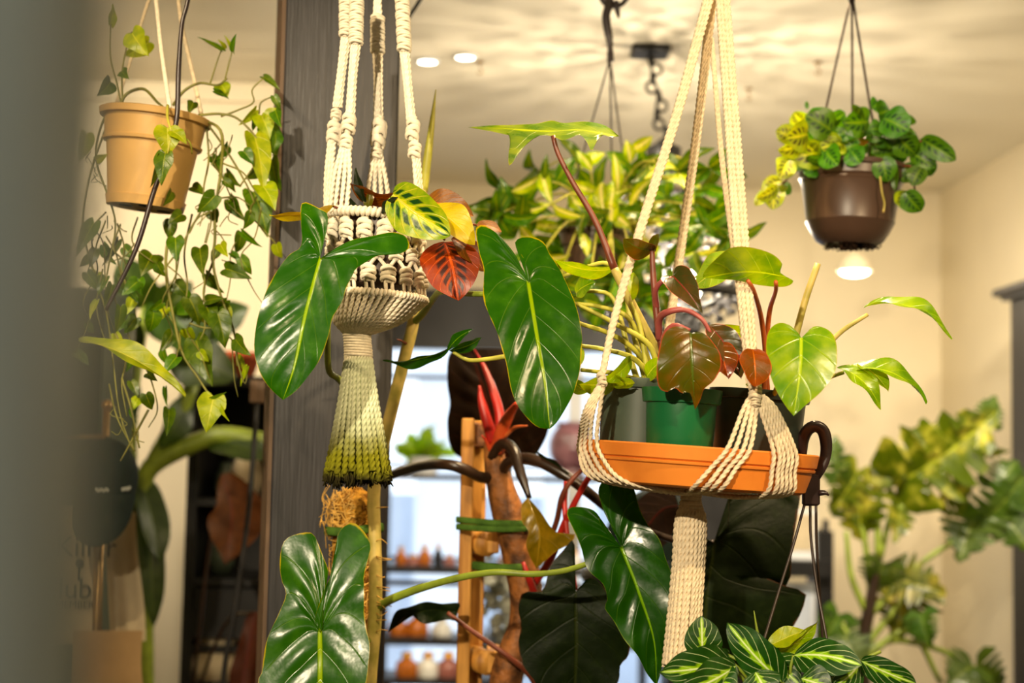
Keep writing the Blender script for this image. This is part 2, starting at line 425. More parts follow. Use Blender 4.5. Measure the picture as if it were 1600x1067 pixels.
MT['bulb'] = emit('lit_bulb', (1.0, 0.86, 0.62, 1), 22)
MT['disc'] = emit('lit_diffuser', (1.0, 0.90, 0.70, 1), 9)
MT['brass'] = simple('aged_brass', srgb(176, 140, 84), 0.35, 0.5, 0.15, 20, metal=0.7)
MT['canvas'] = simple('cream_canvas', srgb(206, 190, 158), 0.85, 0.2, 0.06, 16, 0.2)
MT['paper'] = simple('kraft_paper', srgb(186, 152, 106), 0.8, 0.2, 0.08, 12, 0.1)
MT['print'] = simple('black_print', srgb(36, 34, 32), 0.8, 0.2, 0.05, 10)
MT['pwhite'] = simple('white_print', srgb(196, 200, 190), 0.8, 0.2, 0.05, 10)
MT['cap'] = simple('dark_green_twill', srgb(16, 34, 30), 0.8, 0.2, 0.1, 60, 0.2)
MT['amber'] = simple('amber_glass', srgb(186, 104, 30), 0.15, 0.6, 0.15, 10)
MT['clear'] = simple('pale_glass', srgb(220, 220, 215), 0.15, 0.6, 0.05, 10)
MT['pinkglass'] = simple('rose_glass', srgb(150, 92, 84), 0.2, 0.6, 0.1, 10)
MT['gold'] = simple('gold_cap', srgb(206, 150, 60), 0.3, 0.5, 0.1, 10, metal=0.6)
MT['mauve'] = simple('mauve_glaze', srgb(132, 92, 100), 0.3, 0.5, 0.15, 14, col2=srgb(92, 60, 66))
MT['redpot'] = simple('red_clay', srgb(176, 78, 40), 0.7, 0.3, 0.1, 14)
MT['dryleaf'] = leaf_mat('dry_brown_leaf', srgb(70, 38, 6), srgb(90, 52, 10), srgb(90, 44, 24), veinstr=0.3, rough=0.6, trans=0.15, tcol=(1.4, 0.9, 0.5, 1))
MT['silver'] = simple('silver_leaf', srgb(196, 200, 196), 0.35, 0.5, 0.25, 12, metal=0.3, col2=srgb(120, 126, 122))
# leaf materials
LM = {}
LM['philo'] = leaf_mat('glossy_green_leaf', srgb(17, 77, 0), srgb(44, 104, 0), srgb(128, 164, 40), srgb(160, 150, 30), nv=9, midw=0.045, veinw=0.07, veinstr=0.14, rough=0.25, trans=0.22, spec=0.28, patch=0.25, pscale=5, edgew=0.022, rnd=0.08, bump=0.25)
LM['philo_dk'] = leaf_mat('deep_green_leaf', srgb(12, 62, 0), srgb(24, 80, 0), srgb(104, 150, 40), srgb(96, 120, 40), nv=9, midw=0.042, veinw=0.07, veinstr=0.14, rough=0.25, trans=0.12, spec=0.28, patch=0.2, pscale=5, edgew=0.02, rnd=0.08, bump=0.25)
LM['dark'] = leaf_mat('blackish_green_leaf', srgb(12, 24, 4), srgb(20, 34, 6), srgb(32, 42, 10), srgb(70, 48, 28), nv=8, midw=0.035, veinstr=0.25, rough=0.46, trans=0.05, patch=0.2, edgew=0.02, rnd=0.1, spec=0.16)
LM['maroon'] = leaf_mat('dark_maroon_leaf', srgb(30, 20, 12), srgb(40, 28, 14), srgb(66, 30, 18), None, nv=8, midw=0.04, veinstr=0.3, rough=0.5, trans=0.04, rnd=0.1, spec=0.15)
LM['olive'] = leaf_mat('olive_gold_leaf', srgb(104, 92, 26), srgb(140, 118, 40), srgb(150, 130, 50), srgb(170, 140, 70), nv=7, veinstr=0.3, rough=0.32, trans=0.2, rnd=0.1)
LM['lime'] = leaf_mat('lime_leaf', srgb(108, 152, 22), srgb(150, 176, 34), srgb(186, 200, 84), srgb(170, 150, 50), nv=7, veinstr=0.35, rough=0.3, trans=0.28, patch=0.5, rnd=0.12)
LM['lime2'] = leaf_mat('spotted_lime_leaf', srgb(72, 126, 6), srgb(140, 168, 24), srgb(160, 190, 60), srgb(140, 150, 30), nv=6, midw=0.05, veinw=0.14, veinstr=0.35, rough=0.28, trans=0.24, patch=0.55, pscale=5, rnd=0.06)
LM['umbrella'] = leaf_mat('green_gold_leaf', srgb(66, 108, 8), srgb(140, 158, 22), srgb(160, 180, 50), srgb(150, 150, 30), nv=7, veinstr=0.3, rough=0.3, trans=0.25, patch=0.45, pscale=4, rnd=0.05)
LM['vine'] = leaf_mat('vine_leaf', srgb(54, 92, 10), srgb(92, 126, 16), srgb(130, 150, 40), None, nv=5, veinstr=0.25, rough=0.36, trans=0.32, patch=0.4, rnd=0.35)
LM['vine_y'] = leaf_mat('yellowed_vine_leaf', srgb(122, 152, 10), srgb(176, 190, 50), srgb(190, 200, 80), None, nv=5, veinstr=0.3, rough=0.4, trans=0.35, patch=0.5, rnd=0.15)
LM['bronze'] = leaf_mat('bronze_leaf', srgb(62, 72, 14), srgb(108, 78, 24), srgb(70, 90, 30), srgb(170, 96, 60), nv=6, veinstr=0.2, rough=0.24, trans=0.14, patch=0.5, pscale=6, rnd=0.1)
LM['bronze_dk'] = leaf_mat('dark_bronze_leaf', srgb(50, 56, 22), srgb(84, 60, 28), srgb(120, 60, 44), srgb(190, 110, 84), nv=6, veinstr=0.15, rough=0.22, trans=0.1, patch=0.4, pscale=6, rnd=0.1)
LM['copper'] = leaf_mat('copper_leaf', srgb(140, 74, 26), srgb(92, 72, 22), srgb(196, 120, 60), srgb(200, 110, 60), nv=6, veinstr=0.2, rough=0.26, trans=0.3, patch=0.4, pscale=6, rnd=0.1, tcol=(1.8, 1.1, 0.5, 1))
LM['var'] = leaf_mat('variegated_narrow_leaf', srgb(140, 170, 24), srgb(190, 200, 60), srgb(226, 224, 140), srgb(96, 140, 20), nv=5, midw=0.25, veinstr=0.1, rough=0.3, trans=0.26, patch=0.5, edgew=0.32, rnd=0.2)
LM['var_g'] = leaf_mat('green_narrow_leaf', srgb(52, 96, 14), srgb(92, 130, 24), srgb(150, 165, 44), srgb(50, 86, 20), nv=5, midw=0.08, veinstr=0.15, rough=0.32, trans=0.25, patch=0.4, rnd=0.3)
LM['mar_lit_lime'] = leaf_mat('lit_lime_spotted_leaf', srgb(120, 150, 24), srgb(160, 172, 40), srgb(196, 196, 70), srgb(96, 140, 20), nv=6, sweep=0.3, veinstr=0.45, rough=0.4, trans=0.3, blot=(0.16, 0.62, srgb(70, 70, 24)), patch=0.4, rnd=0.15)  # lamp light on the left leaves put into the colour as lime
LM['mar_green'] = leaf_mat('green_spotted_leaf', srgb(52, 108, 6), srgb(76, 128, 10), srgb(110, 146, 40), None, nv=6, sweep=0.3, veinstr=0.3, rough=0.38, trans=0.26, blot=(0.16, 0.55, srgb(22, 58, 22)), patch=0.35, rnd=0.3)
LM['prayer'] = leaf_mat('white_veined_leaf', srgb(12, 60, 2), srgb(24, 80, 4), srgb(206, 226, 170), None, nv=5, sweep=0.5, midw=0.05, veinw=0.1, veinstr=0.95, rough=0.42, trans=0.16, center=0.12, ccol=srgb(126, 178, 34), patch=0.25, rnd=0.08, bump=0.3)
LM['mar_red'] = leaf_mat('red_backed_leaf', srgb(150, 66, 14), srgb(128, 44, 16), srgb(226, 120, 70), None, nv=8, sweep=0.35, midw=0.05, veinw=0.1, veinstr=0.8, rough=0.4, trans=0.3, blot=(0.1, 0.55, srgb(56, 22, 18)), patch=0.4, rnd=0.1, tcol=(1.8, 0.9, 0.5, 1))
LM['mar_brown'] = leaf_mat('brown_veined_leaf', srgb(116, 76, 16), srgb(92, 58, 14), srgb(196, 130, 56), None, nv=8, sweep=0.35, veinw=0.12, veinstr=0.7, rough=0.42, trans=0.22, patch=0.4, rnd=0.12, tcol=(1.8, 1.1, 0.5, 1))
LM['mar_yel'] = leaf_mat('yellow_veined_leaf', srgb(204, 190, 46), srgb(190, 170, 40), srgb(226, 196, 90), None, nv=8, sweep=0.35, veinw=0.12, veinstr=0.5, rough=0.42, trans=0.3, patch=0.4, rnd=0.1, tcol=(1.5, 1.2, 0.5, 1))
LM['mar_top'] = leaf_mat('blotched_yellow_green_leaf', srgb(92, 138, 22), srgb(160, 170, 40), srgb(206, 200, 90), None, nv=7, sweep=0.3, midw=0.06, veinw=0.14, veinstr=0.8, rough=0.36, trans=0.2, center=0.08, ccol=srgb(180, 190, 50), blot=(0.2, 0.62, srgb(20, 62, 24)), patch=0.45, rnd=0.05)
LM['monst'] = leaf_mat('variegated_split_leaf', srgb(70, 88, 8), srgb(200, 196, 90), srgb(150, 160, 60), None, nv=6, veinstr=0.2, rough=0.34, trans=0.26, patch=0.16, pscale=3, rnd=0.25)
LM['monst_g'] = leaf_mat('green_split_leaf', srgb(52, 80, 26), srgb(78, 104, 36), srgb(110, 130, 60), None, nv=6, veinstr=0.2, rough=0.34, trans=0.22, patch=0.4, pscale=3, rnd=0.3)
LM['bgdark'] = leaf_mat('dim_green_leaf', srgb(34, 56, 10), srgb(52, 76, 16), srgb(70, 92, 30), None, nv=7, veinstr=0.2, rough=0.4, trans=0.2, patch=0.4, pscale=3, rnd=0.3)
LM['bright'] = leaf_mat('bright_green_leaf', srgb(110, 160, 24), srgb(150, 190, 60), srgb(170, 200, 80), None, nv=5, veinstr=0.2, rough=0.4, trans=0.35, rnd=0.2)

# ------------------------------------------------------------------ room shell
CEIL, YB, XR, XL, YL, XJ = 2.75, 6.15, 1.86, -2.6, 4.5, -0.55
def struct(name, geo, mat, label=None, smooth=False, parent=None):
    return mk(name, geo, mat, parent, label, None, None, None if parent else 'structure', smooth)
struct('floor', box((XL-0.1, -2.6, -0.1), (XR+0.1, YB+0.1, 0)), MT['floor'], 'dark wooden shop floor')
struct('ceiling', box((XL-0.1, -2.6, CEIL), (XR+0.1, YB+0.1, CEIL+0.1)), MT['ceil'], 'pale cream ceiling lit by warm lamps')
struct('wall_right', box((XR, -2.5, 0), (XR+0.1, YB+0.1, CEIL)), MT['wall'], 'cream wall on the right of the corner')
struct('wall_left', box((XL-0.1, -2.5, 0), (XL, YL, CEIL)), MT['wall'], 'cream wall on the far left side')
struct('wall_front', box((XL-0.1, -2.6, 0), (XR+0.1, -2.5, CEIL)), MT['wall'], 'cream wall behind the viewer')
struct('wall_side', box((XL-0.1, YL, 0), (XJ, YB+0.1, CEIL)), MT['wall'], 'cream wall block behind the tan pot and vines')
# window opening in the back wall
wx0, wx1, wz0, wz1 = -0.545, 0.80, 0.35, 2.08
struct('wall_back', join(box((XJ, YB, wz1), (XR, YB+0.1, CEIL)), box((wx1, YB, 0), (XR, YB+0.1, wz1)), box((XJ, YB, 0), (wx1, YB+0.1, wz0))), MT['wall'], 'cream back wall around the bright window')
w1 = mk('window_1', join(box((wx0, YB-0.06, wz1-0.06), (wx1, YB+0.02, wz1+0.20)), box((wx0, YB-0.05, wz0-0.04), (wx1, YB+0.06, wz0)), box((wx1-0.05, YB-0.05, wz0), (wx1, YB+0.06, wz1))), MT['black'], None, 'black framed shop window letting in bright daylight', None, None, 'structure', False)
for i, z in enumerate((1.90, 1.52, 1.12, 0.76)):
    mk('window_bar', box((wx0, YB+0.0, z-0.008), (wx1-0.05, YB+0.03, z+0.008)), MT['black'], w1, smooth=False)
for x in (-0.16, 0.28):
    mk('mullion', box((x-0.03, YB+0.005, wz0), (x+0.03, YB+0.035, wz1-0.06)), MT['white'], w1, smooth=False)
gl = NT('window_glass'); gl.b.inputs['Base Color'].default_value = (1, 1, 1, 1); gl.b.inputs['Roughness'].default_value = 0.02
tp = gl.n('ShaderNodeBsdfTransparent'); gs = gl.n('ShaderNodeBsdfGlossy'); gs.inputs['Roughness'].default_value = 0.03
mxs = gl.n('ShaderNodeMixShader'); mxs.inputs[0].default_value = 0.06
gl.t.links.new(tp.outputs[0], mxs.inputs[1]); gl.t.links.new(gs.outputs[0], mxs.inputs[2]); gl.t.links.new(mxs.outputs[0], gl.out.inputs[0])
mk('pane', box((wx0, YB+0.04, wz0), (wx1, YB+0.046, wz1)), gl.m, w1, smooth=False)
# street side outside the window
f1 = empty('street_facade', 'pale building facade seen through the bright window', 'building', (0, 12, 0))
mk('wall_panel', box((-4, 12, -1), (4, 12.3, 1.2)), MT['facade2'], f1, smooth=False)
for i, x in enumerate((-3.0, -1.75, -0.55, 0.5, 1.6, 2.8)):
    mk('column', box((x-0.22, 11.7, -1), (x+0.22, 12, 2.6)), MT['facade'], f1, smooth=False)
mk('lintel', box((-4, 11.65, 2.2), (4, 12, 2.45)), MT['facade'], f1, smooth=False)
struct('ground', box((-8, YB+0.2, -1.1), (8, 14, -1.0)), MT['facade2'], 'pale street ground outside the window')
# stepped cornice where the ceiling meets the side wall block
mk('trim_1', box((XL, YL-0.02, CEIL-0.06), (XJ, YL, CEIL)), MT['wall'], None, 'slim cream cornice above the vines', None, None, 'structure', False)

# ------------------------------------------------------------------ posts
def oriented_post(name, xl, xr, Y, rot, depth, z0, z1, mat, label, edge=None):
    A, B = P(xl, 700, Y), P(xr, 700, Y)
    w = (B.x-A.x)
    ex = Vector((math.cos(rot), math.sin(rot), 0)); ey = Vector((-math.sin(rot), math.cos(rot), 0))
    hw = w/2/math.cos(rot)
    C = Vector(((A.x+B.x)/2, Y, (z0+z1)/2)) + ey*depth/2
    t = empty(name, label, 'post', (C.x, C.y, z0))
    mk('post_body', obox(C, ex*hw, ey*depth/2, Vector((0, 0, (z1-z0)/2)), 0.004), mat, t, smooth=False)
    if edge:
        E = C - ex*(hw+0.0015)
        mk('bare_side_board', obox(E, ex*0.004, ey*(depth/2-0.003), Vector((0, 0, (z1-z0)/2-0.01))), edge, t, smooth=False)
    return t
oriented_post('wooden_post', 428, 608, 2.47, math.radians(13), 0.17, 0, CEIL, MT['post'], 'dark grey stained wooden post behind the left macrame hanger', MT['postedge'])
oriented_post('wooden_post', -300, 36, 0.25, 0, 0.05, 0, CEIL, MT['nearpost'], 'blurred grey post close up at the left edge')

# ------------------------------------------------------------------ ceiling lamps and pendant
for i, (px, py) in enumerate(((668, 95), (727, 88))):
    q = P(px, py, 1); d = (q-EYE); s = (CEIL-EYE.z)/d.z; c = EYE + d*s
    t = empty('ceiling_light', ('round recessed ceiling light, the one nearer the dark post', 'round recessed ceiling light, the one farther from the dark post')[i], 'ceiling light', (c.x, c.y, CEIL), 'recessed ceiling lights')
    mk('trim_ring', lathe([(0.036, 0), (0.036, -0.005), (0.03, -0.007), (0.026, -0.002)], Vector((c.x, c.y, CEIL)), seg=24), MT['white'], t)
    mk('diffuser', lathe([(0.027, -0.004), (0.014, -0.0045), (0.0005, -0.005)], Vector((c.x, c.y, CEIL)), seg=24), MT['disc'], t)
c = P(1335, 428, 5.2)
t = empty('pendant_lamp', 'small lit dome pendant lamp below the brown hanging pot', 'lamp', (c.x, c.y, CEIL))
mk('cord', tube([(c.x, c.y, CEIL), (c.x, c.y, c.z+0.06)], 0.004, n=3), MT['wall'], t)
mk('lamp_shade', lathe([(0.008, 0.075), (0.03, 0.07), (0.052, 0.045), (0.062, 0.012), (0.060, 0.008), (0.05, 0.04), (0.01, 0.066)], Vector(c), seg=28), MT['wall'], t)
mk('bulb', ball(c+Vector((0, 0, 0.008)), 0.052, 20, 10, 1, 1, 0.32), MT['disc'], t)
lamp('pendant_light', 'POINT', c+Vector((0, -0.0, -0.06)), 5, WARM, 0.04)

for i, (px, py) in enumerate(((750, 96), (1170, 138), (1278, 97))):
    q = P(px, py, 1)-EYE; s = (CEIL-EYE.z)/q.z; c = EYE+q*s
    t = empty('ceiling_hook', ('tiny ceiling hook right of the two round lights', 'tiny ceiling hook behind the right hanger cords', 'tiny ceiling hook left of the brown pot wires')[i], 'hook', (c.x, c.y, CEIL), 'ceiling hooks')
    mk('plate', lathe([(0.012, 0), (0.012, -0.004), (0.001, -0.005)], Vector((c.x, c.y, CEIL)), seg=14), MT['brass'], t)
    mk('hook_wire', tube([(c.x, c.y, CEIL-0.004), (c.x, c.y, CEIL-0.02), (c.x+0.008, c.y, CEIL-0.03), (c.x, c.y, CEIL-0.038), (c.x-0.008, c.y, CEIL-0.032)], 0.002, n=14, seg=6), MT['brass'], t)
mk('black_cable', tube([P(690, -55, 2.9), P(655, 2, 2.9), P(622, 52, 2.9), P(600, 80, 2.9)], 3*K(2.9), n=12), MT['black'], None, 'thin black cable slanting behind the top of the post', 'cable')
# ------------------------------------------------------------------ beaded chandelier
q = P(1016, 75, 1)-EYE; s = (CEIL-EYE.z)/q.z; cc = EYE + q*s; YC = cc.y
cx, cy = P(1035, 400, YC).x, YC
t = empty('chandelier', 'black beaded chandelier on a chain behind the middle plant', 'chandelier', (cx, cy, CEIL))
mk('ceiling_canopy', box((cc.x-0.055, cy-0.05, CEIL-0.022), (cc.x+0.055, cy+0.05, CEIL), 0.006), MT['black'], t, smooth=False)
ztop = P(1020, 215, YC).z
z = CEIL-0.022; i = 0; n = 9; dz = (z-ztop)/n
for i in range(n):
    pts = []
    xx = cc.x + (cx-cc.x)*(i+0.5)/n + 0.012*math.sin(i*1.7)
    for a in range(13):
        th = 2*math.pi*a/12; u = 0.016*math.cos(th); v = (dz*0.62)*math.sin(th)
        pts.append((xx+(u if i % 2 else 0.006*math.cos(th)), cy+(u if not i % 2 else 0.006*math.cos(th)), z-dz*(i+0.5)+v))
    mk('chain_link', tube(pts, 0.0045, n=26, seg=6), MT['black'], t)
zr = P(1035, 462, YC).z
mk('column', lathe([(0.006, 0.0), (0.03, -0.02), (0.05, -0.03), (0.05, -0.09), (0.035, -0.12), (0.02, -0.2), (0.03, -0.3), (0.012, -0.34), (0.012, zr-ztop+0.02), (0.03, zr-ztop-0.03), (0.0, zr-ztop-0.05)], Vector((cx, cy, ztop)), seg=20), MT['black'], t)
def ring(r, z, rr): return tube([(cx+r*math.cos(a*math.pi/16), cy+r*math.sin(a*math.pi/16), z) for a in range(33)], rr, n=65, seg=8, cap=False)
mk('ring', ring(0.235, zr, 0.014), MT['black'], t)
mk('ring', ring(0.07, ztop-0.10, 0.01), MT['black'], t)
for i in range(6):
    a = math.pi*2*i/6+0.25
    mk('shadow_arm', tube([(cx+0.01*math.cos(a), cy+0.01*math.sin(a), zr-0.02), (cx+0.12*math.cos(a), cy+0.12*math.sin(a), zr-0.05), (cx+0.235*math.cos(a), cy+0.235*math.sin(a), zr)], 0.007, n=12), MT['black'], t)  # unseen radial arms, added for the shadows they throw
bead = ball((0, 0, 0), 0.0095, 8, 6)
for i in range(28):
    a = 2*math.pi*i/28; gs_ = []
    for j in range(13):
        u = j/12; r = 0.075+(0.235-0.075)*u**0.8; zz = ztop-0.11+(zr-ztop+0.11)*(u**1.1) - 0.03*math.sin(math.pi*u)
        gs_.append(ball((cx+r*math.cos(a), cy+r*math.sin(a), zz), 0.0095, 7, 5))
    mk('bead_string', join(*gs_), MT['black'], t)
for i in range(24):
    a = 2*math.pi*i/24; gs_ = []
    for j in range(7):
        u = j/6; r = 0.235-0.20*u; zz = zr-0.02-0.09*math.sin(u*math.pi/2)
        gs_.append(ball((cx+r*math.cos(a), cy+r*math.sin(a), zz), 0.0085, 7, 5))
    mk('bead_string', join(*gs_), MT['black'], t)
for i in range(4):
    a = math.pi*2*i/4+0.6; b = Vector((cx+0.12*math.cos(a), cy+0.12*math.sin(a), zr+0.03))
    mk('bulb', ball(b, 0.02, 12, 8, 1, 1, 1.5), MT['bulb'], t)
    lamp('chandelier_bulb', 'POINT', b+Vector((0, 0, 0.035)), 12, WARM, 0.012)

# ------------------------------------------------------------------ right cabinet
t = empty('tall_cabinet', 'tall dark cabinet with cornice at the right edge', 'cabinet', (1.75, 4.65, 0))
xa = P(1580, 700, 4.85).x
zt = P(1580, 470, 4.85).z
mk('body', box((xa, 4.45, 0), (XR-0.005, 4.85, zt), 0.006), MT['black2'], t, smooth=False)
mk('cornice', join(box((xa-0.05, 4.40, zt+0.014), (XR-0.005, 4.89, zt+0.04), 0.005), box((xa-0.025, 4.43, zt), (XR-0.005, 4.87, zt+0.014))), MT['black2'], t, smooth=False)
mk('side_panel', box((xa-0.008, 4.50, 0.05), (xa, 4.80, zt-0.15)), MT['black2'], t, smooth=False)

# ------------------------------------------------------------------ black shelf unit and bottles by the window
YS = 5.55
def bx(px0, px1, py0, py1, Y0, Y1, bev=0.0):
    a, b = P(px0, (py0+py1)/2, Y0), P(px1, (py0+py1)/2, Y0); zt_, zb_ = P((px0+px1)/2, py0, Y0).z, P((px0+px1)/2, py1, Y0).z
    return box((a.x, Y0, zb_), (b.x, Y1, zt_), bev)
t = empty('bottle_shelf', 'black shelf unit with bottles standing before the window', 'shelf', (0.0, YS+0.1, 0.0))
for py in (888, 1000, 745):
    mk('shelf_board', bx(596, 1010, py, py+(7 if py == 745 else 11), YS, YS+0.22), MT['black'], t, smooth=False)
mk('shelf_rail', bx(596, 1010, 910, 918, YS, YS+0.02), MT['black'], t, smooth=False)
for px in (598, 1008):
    g = bx(px-4, px+4, 740, 1067, YS+0.02, YS+0.2); V = [(v[0], v[1], 0.0 if v[2] < P(px, 1000, YS).z else v[2]) for v in g[0]]
    mk('upright', (V, g[1]), MT['black'], t, smooth=False)
def bottle(name, px, pyb, h, r, Y, mat, capm, label, group):
    k = K(Y); c = P(px, pyb, Y); t = empty(name, label, name.split('_')[-1], (c.x, c.y, c.z), group)
    h *= k; r *= k
    mk('glass_body', lathe([(0.0005, 0), (r*0.9, 0), (r, h*0.06), (r, h*0.55), (r*0.85, h*0.66), (r*0.4, h*0.76), (r*0.38, h*0.84)], c, seg=14), mat, t)
    mk('cap', lathe([(r*0.5, h*0.8), (r*0.5, h), (0.0005, h)], c, seg=12), capm, t)
rg = random.Random(4)
row1 = [(626, 34, 9, 'amber'), (645, 22, 11, 'pinkglass'), (663, 36, 10, 'amber'), (684, 38, 7, 'black'), (702, 22, 10, 'pinkglass'), (788, 26, 9, 'amber'), (900, 28, 9, 'clear'), (930, 34, 9, 'amber')]
for i, (px, h, r, m) in enumerate(row1):
    wd = {'amber': 'amber', 'pinkglass': 'rose pink', 'black': 'slim black', 'clear': 'clear'}[m]
    pl = ['at the left end of the row', 'between two amber ones', 'beside the slim black one', 'in the upper row', 'touching the wooden stake side', 'behind the wooden trellis', 'farther right under the saucer', 'at the right end of the row'][i]
    bottle('small_bottle', px, 888, h, r, YS+0.1, MT[m], MT['gold'], f'{wd} bottle on the upper window shelf {pl}', 'bottles on the upper shelf')
row2 = [(622, 40, 15, 'amber', 'jar'), (652, 44, 17, 'amber', 'jar'), (690, 36, 16, 'clear', 'cup'), (905, 40, 15, 'amber', 'jar'), (940, 36, 14, 'clear', 'cup')]
for i, (px, h, r, m, kd) in enumerate(row2):
    pl = ['amber jar at the left end of the lower window shelf', 'wide amber jar second on the lower window shelf', 'pale glass cup on the lower window shelf by the stake', 'amber jar on the lower window shelf past the dark leaf', 'pale glass cup at the right end of lower window shelf'][i]
    bottle('glass_'+kd, px, 1000, h, r, YS+0.1, MT[m], MT['gold' if m == 'amber' else 'clear'], pl, 'jars and cups on the lower shelf')
# low table with plain cups under the shelf
for i, (px, m) in enumerate(((635, 'amber'), (668, 'clear'), (700, 'pinkglass'))):
    bottle('glass_jar', px, 1062, 42, 17, YS-0.05, MT[m], MT['gold'], ('amber jar in the bottom row by the post', 'pale jar in the bottom row between two jars', 'rose jar in the bottom row by the wooden stake')[i], 'bottom row of jars')
mk('low_table', join(bx(596, 800, 1062, 1072, YS-0.12, YS+0.1), box((P(600, 900, YS).x, YS-0.1, 0), (P(600, 900, YS).x+0.04, YS-0.06, P(600, 1070, YS-.12).z)), box((P(790, 900, YS).x, YS-0.1, 0), (P(790, 900, YS).x+0.04, YS-0.06, P(790, 1070, YS-.12).z))), MT['black'], None, 'narrow black table edge under the bottom row of jars', 'table', smooth=False)
# bright little plant on the sill
c = P(662, 742, YS+0.12)
t = empty('potted_plant', 'small bright green plant standing on the top window shelf', 'plant', c)
mk('pot', lathe([(0.0005, 0), (0.05, 0), (0.065, 0.07), (0.06, 0.07), (0.05, 0.02), (0.0005, 0.02)], c, seg=20), MT['white'], t)
rg = random.Random(11)
for i in range(26):
    a = rg.uniform(0, 6.28); x = 660+rg.gauss(0, 8); y = 708+rg.gauss(0, 6); l = rg.uniform(25, 55)
    an = rg.uniform(-0.2, math.pi+0.2)
    leaf(t, 'lance', LM['bright'], (x, y, YS+0.12), (x+l*math.cos(an), y-l*0.75*math.sin(an), YS+0.12+rg.uniform(-.1, .1)), 16, rg.uniform(-50, 50), 0.3, nt=8, ns=2)
# mauve head planter
c = P(893, 744, YS+0.1)
t = empty('head_planter', 'mauve glazed head shaped planter at the left of the saucer', 'planter', c)
k = K(YS+0.1)
hg = ball((c.x, c.y, c.z+46*k), 38*k, 28, 18, 0.95, 0.95, 1.05)
V = []
for v in hg[0]:
    d = Vector(v)-Vector((c.x, c.y, c.z+46*k)); u = d/(38*k)
    s = 1.0
    if u.y < 0:
        for ex, ez, dp, w in ((-0.35, 0.15, -0.12, 0.16), (0.35, 0.15, -0.12, 0.16), (0, -0.12, 0.2, 0.18), (0, -0.48, -0.1, 0.14), (0, -0.62, 0.1, 0.15), (-0.5, 0.35, 0.06, 0.2), (0.5, 0.35, 0.06, 0.2)):
            s += dp*math.exp(-((u.x-ex)**2+(u.z-ez)**2)/w**2)
    V.append(Vector((c.x, c.y, c.z+46*k))+d*s)
mk('head', (V, hg[1]), MT['mauve'], t)
mk('neck', lathe([(22*k, 0), (22*k, 3*k), (17*k, 6*k), (19*k, 14*k)], c, seg=24), MT['mauve'], t)
mk('top_rim', lathe([(24*k, 78*k), (27*k, 82*k), (24*k, 84*k), (20*k, 80*k)], c, seg=24), MT['mauve'], t)
# dark picture shelf behind the hanger wires at right
t = empty('display_rack', 'black display rack behind the dark hanger wires', 'rack', P(1200, 1067, 5.3))
mk('back_panel', bx(1040, 1225, 758, 1067, 5.38, 5.4), MT['black'], t, smooth=False)
for py in (800, 972):
    mk('shelf_board', bx(1040, 1302, py+75, py+100, 5.15, 5.4), MT['black'], t, smooth=False)
g = bx(1278, 1302, 830, 1067, 5.2, 5.4); mk('upright', ([(v[0], v[1], min(v[2], 9) if v[2] > 1.0 else 0) for v in g[0]], g[1]), MT['black'], t, smooth=False)
g = bx(1042, 1060, 830, 1067, 5.2, 5.4); mk('upright', ([(v[0], v[1], v[2] if v[2] > 1.0 else 0) for v in g[0]], g[1]), MT['black'], t, smooth=False)
for i, (x0, x1, y0, y1, lb) in enumerate(((1225, 1276, 795, 874, 'pale pink and white card on the upper rack shelf'), (1225, 1274, 910, 972+74, 'grey printed card on the lower rack shelf'))):
    tt = empty('framed_card', lb, 'card', P((x0+x1)/2, y1, 5.22))
    mk('card', bx(x0, x1, y0, y1, 5.23, 5.245), MT['white'], tt, smooth=False)
    mk('printed_picture', bx(x0+6, x1-6, y0+8, y1-14, 5.226, 5.2295), MT['canvas'] if i == 0 else MT['facade2'], tt, smooth=False)
mk('black_bottle', lathe([(0.0005, 0), (0.028, 0), (0.028, 0.08), (0.012, 0.1), (0.012, 0.14), (0.0005, 0.14)], P(1290, 872, 5.24), seg=16), MT['black'], None, 'black bottle on the upper rack shelf beside the card', 'bottle')
# ------------------------------------------------------------------ macrame hangers
ROPE = (3, 0.0088, 0.2)
def knot_geo():
    g = []
    for z, s in ((0.26, 1), (-0.02, -1), (-0.3, 1)):
        g.append(tube([(-0.42*s, 0.18, z-0.12), (-0.5*s, -0.02, z), (-0.22*s, -0.3, z+0.1), (0.2*s, -0.34, z+0.02), (0.5*s, -0.06, z-0.06), (0.4*s, 0.2, z-0.2)], 0.15, n=15, seg=7))
    g.append(tube([(0, 0.02, -0.55), (0, 0.0, 0.55)], 0.3, n=4, seg=8))
    return join(*g)
KNOT = mesh('knot', *knot_geo(), MT['rope'])
KNOT2 = mesh('knot', *knot_geo(), MT['rope2'])
def knot(parent, px, py, Y, w, h, rot=0.0, me=None):
    c = P(px, py, Y); k = K(Y); a = math.radians(rot)
    M = Matrix.Translation(c) @ Matrix.Rotation(a, 4, 'Y') @ Matrix.Diagonal((w*k, w*k, h*k, 1))
    return put('knot', me or KNOT, M, parent)
def cord(parent, pts, r, mat, name='cord', rope=ROPE, seg=15):
    k = K(pts[0][2]) if len(pts[0]) == 3 else 1
    return mk(name, tube([P(*p) for p in pts], r*k, rope=rope, seg=seg), mat, parent)

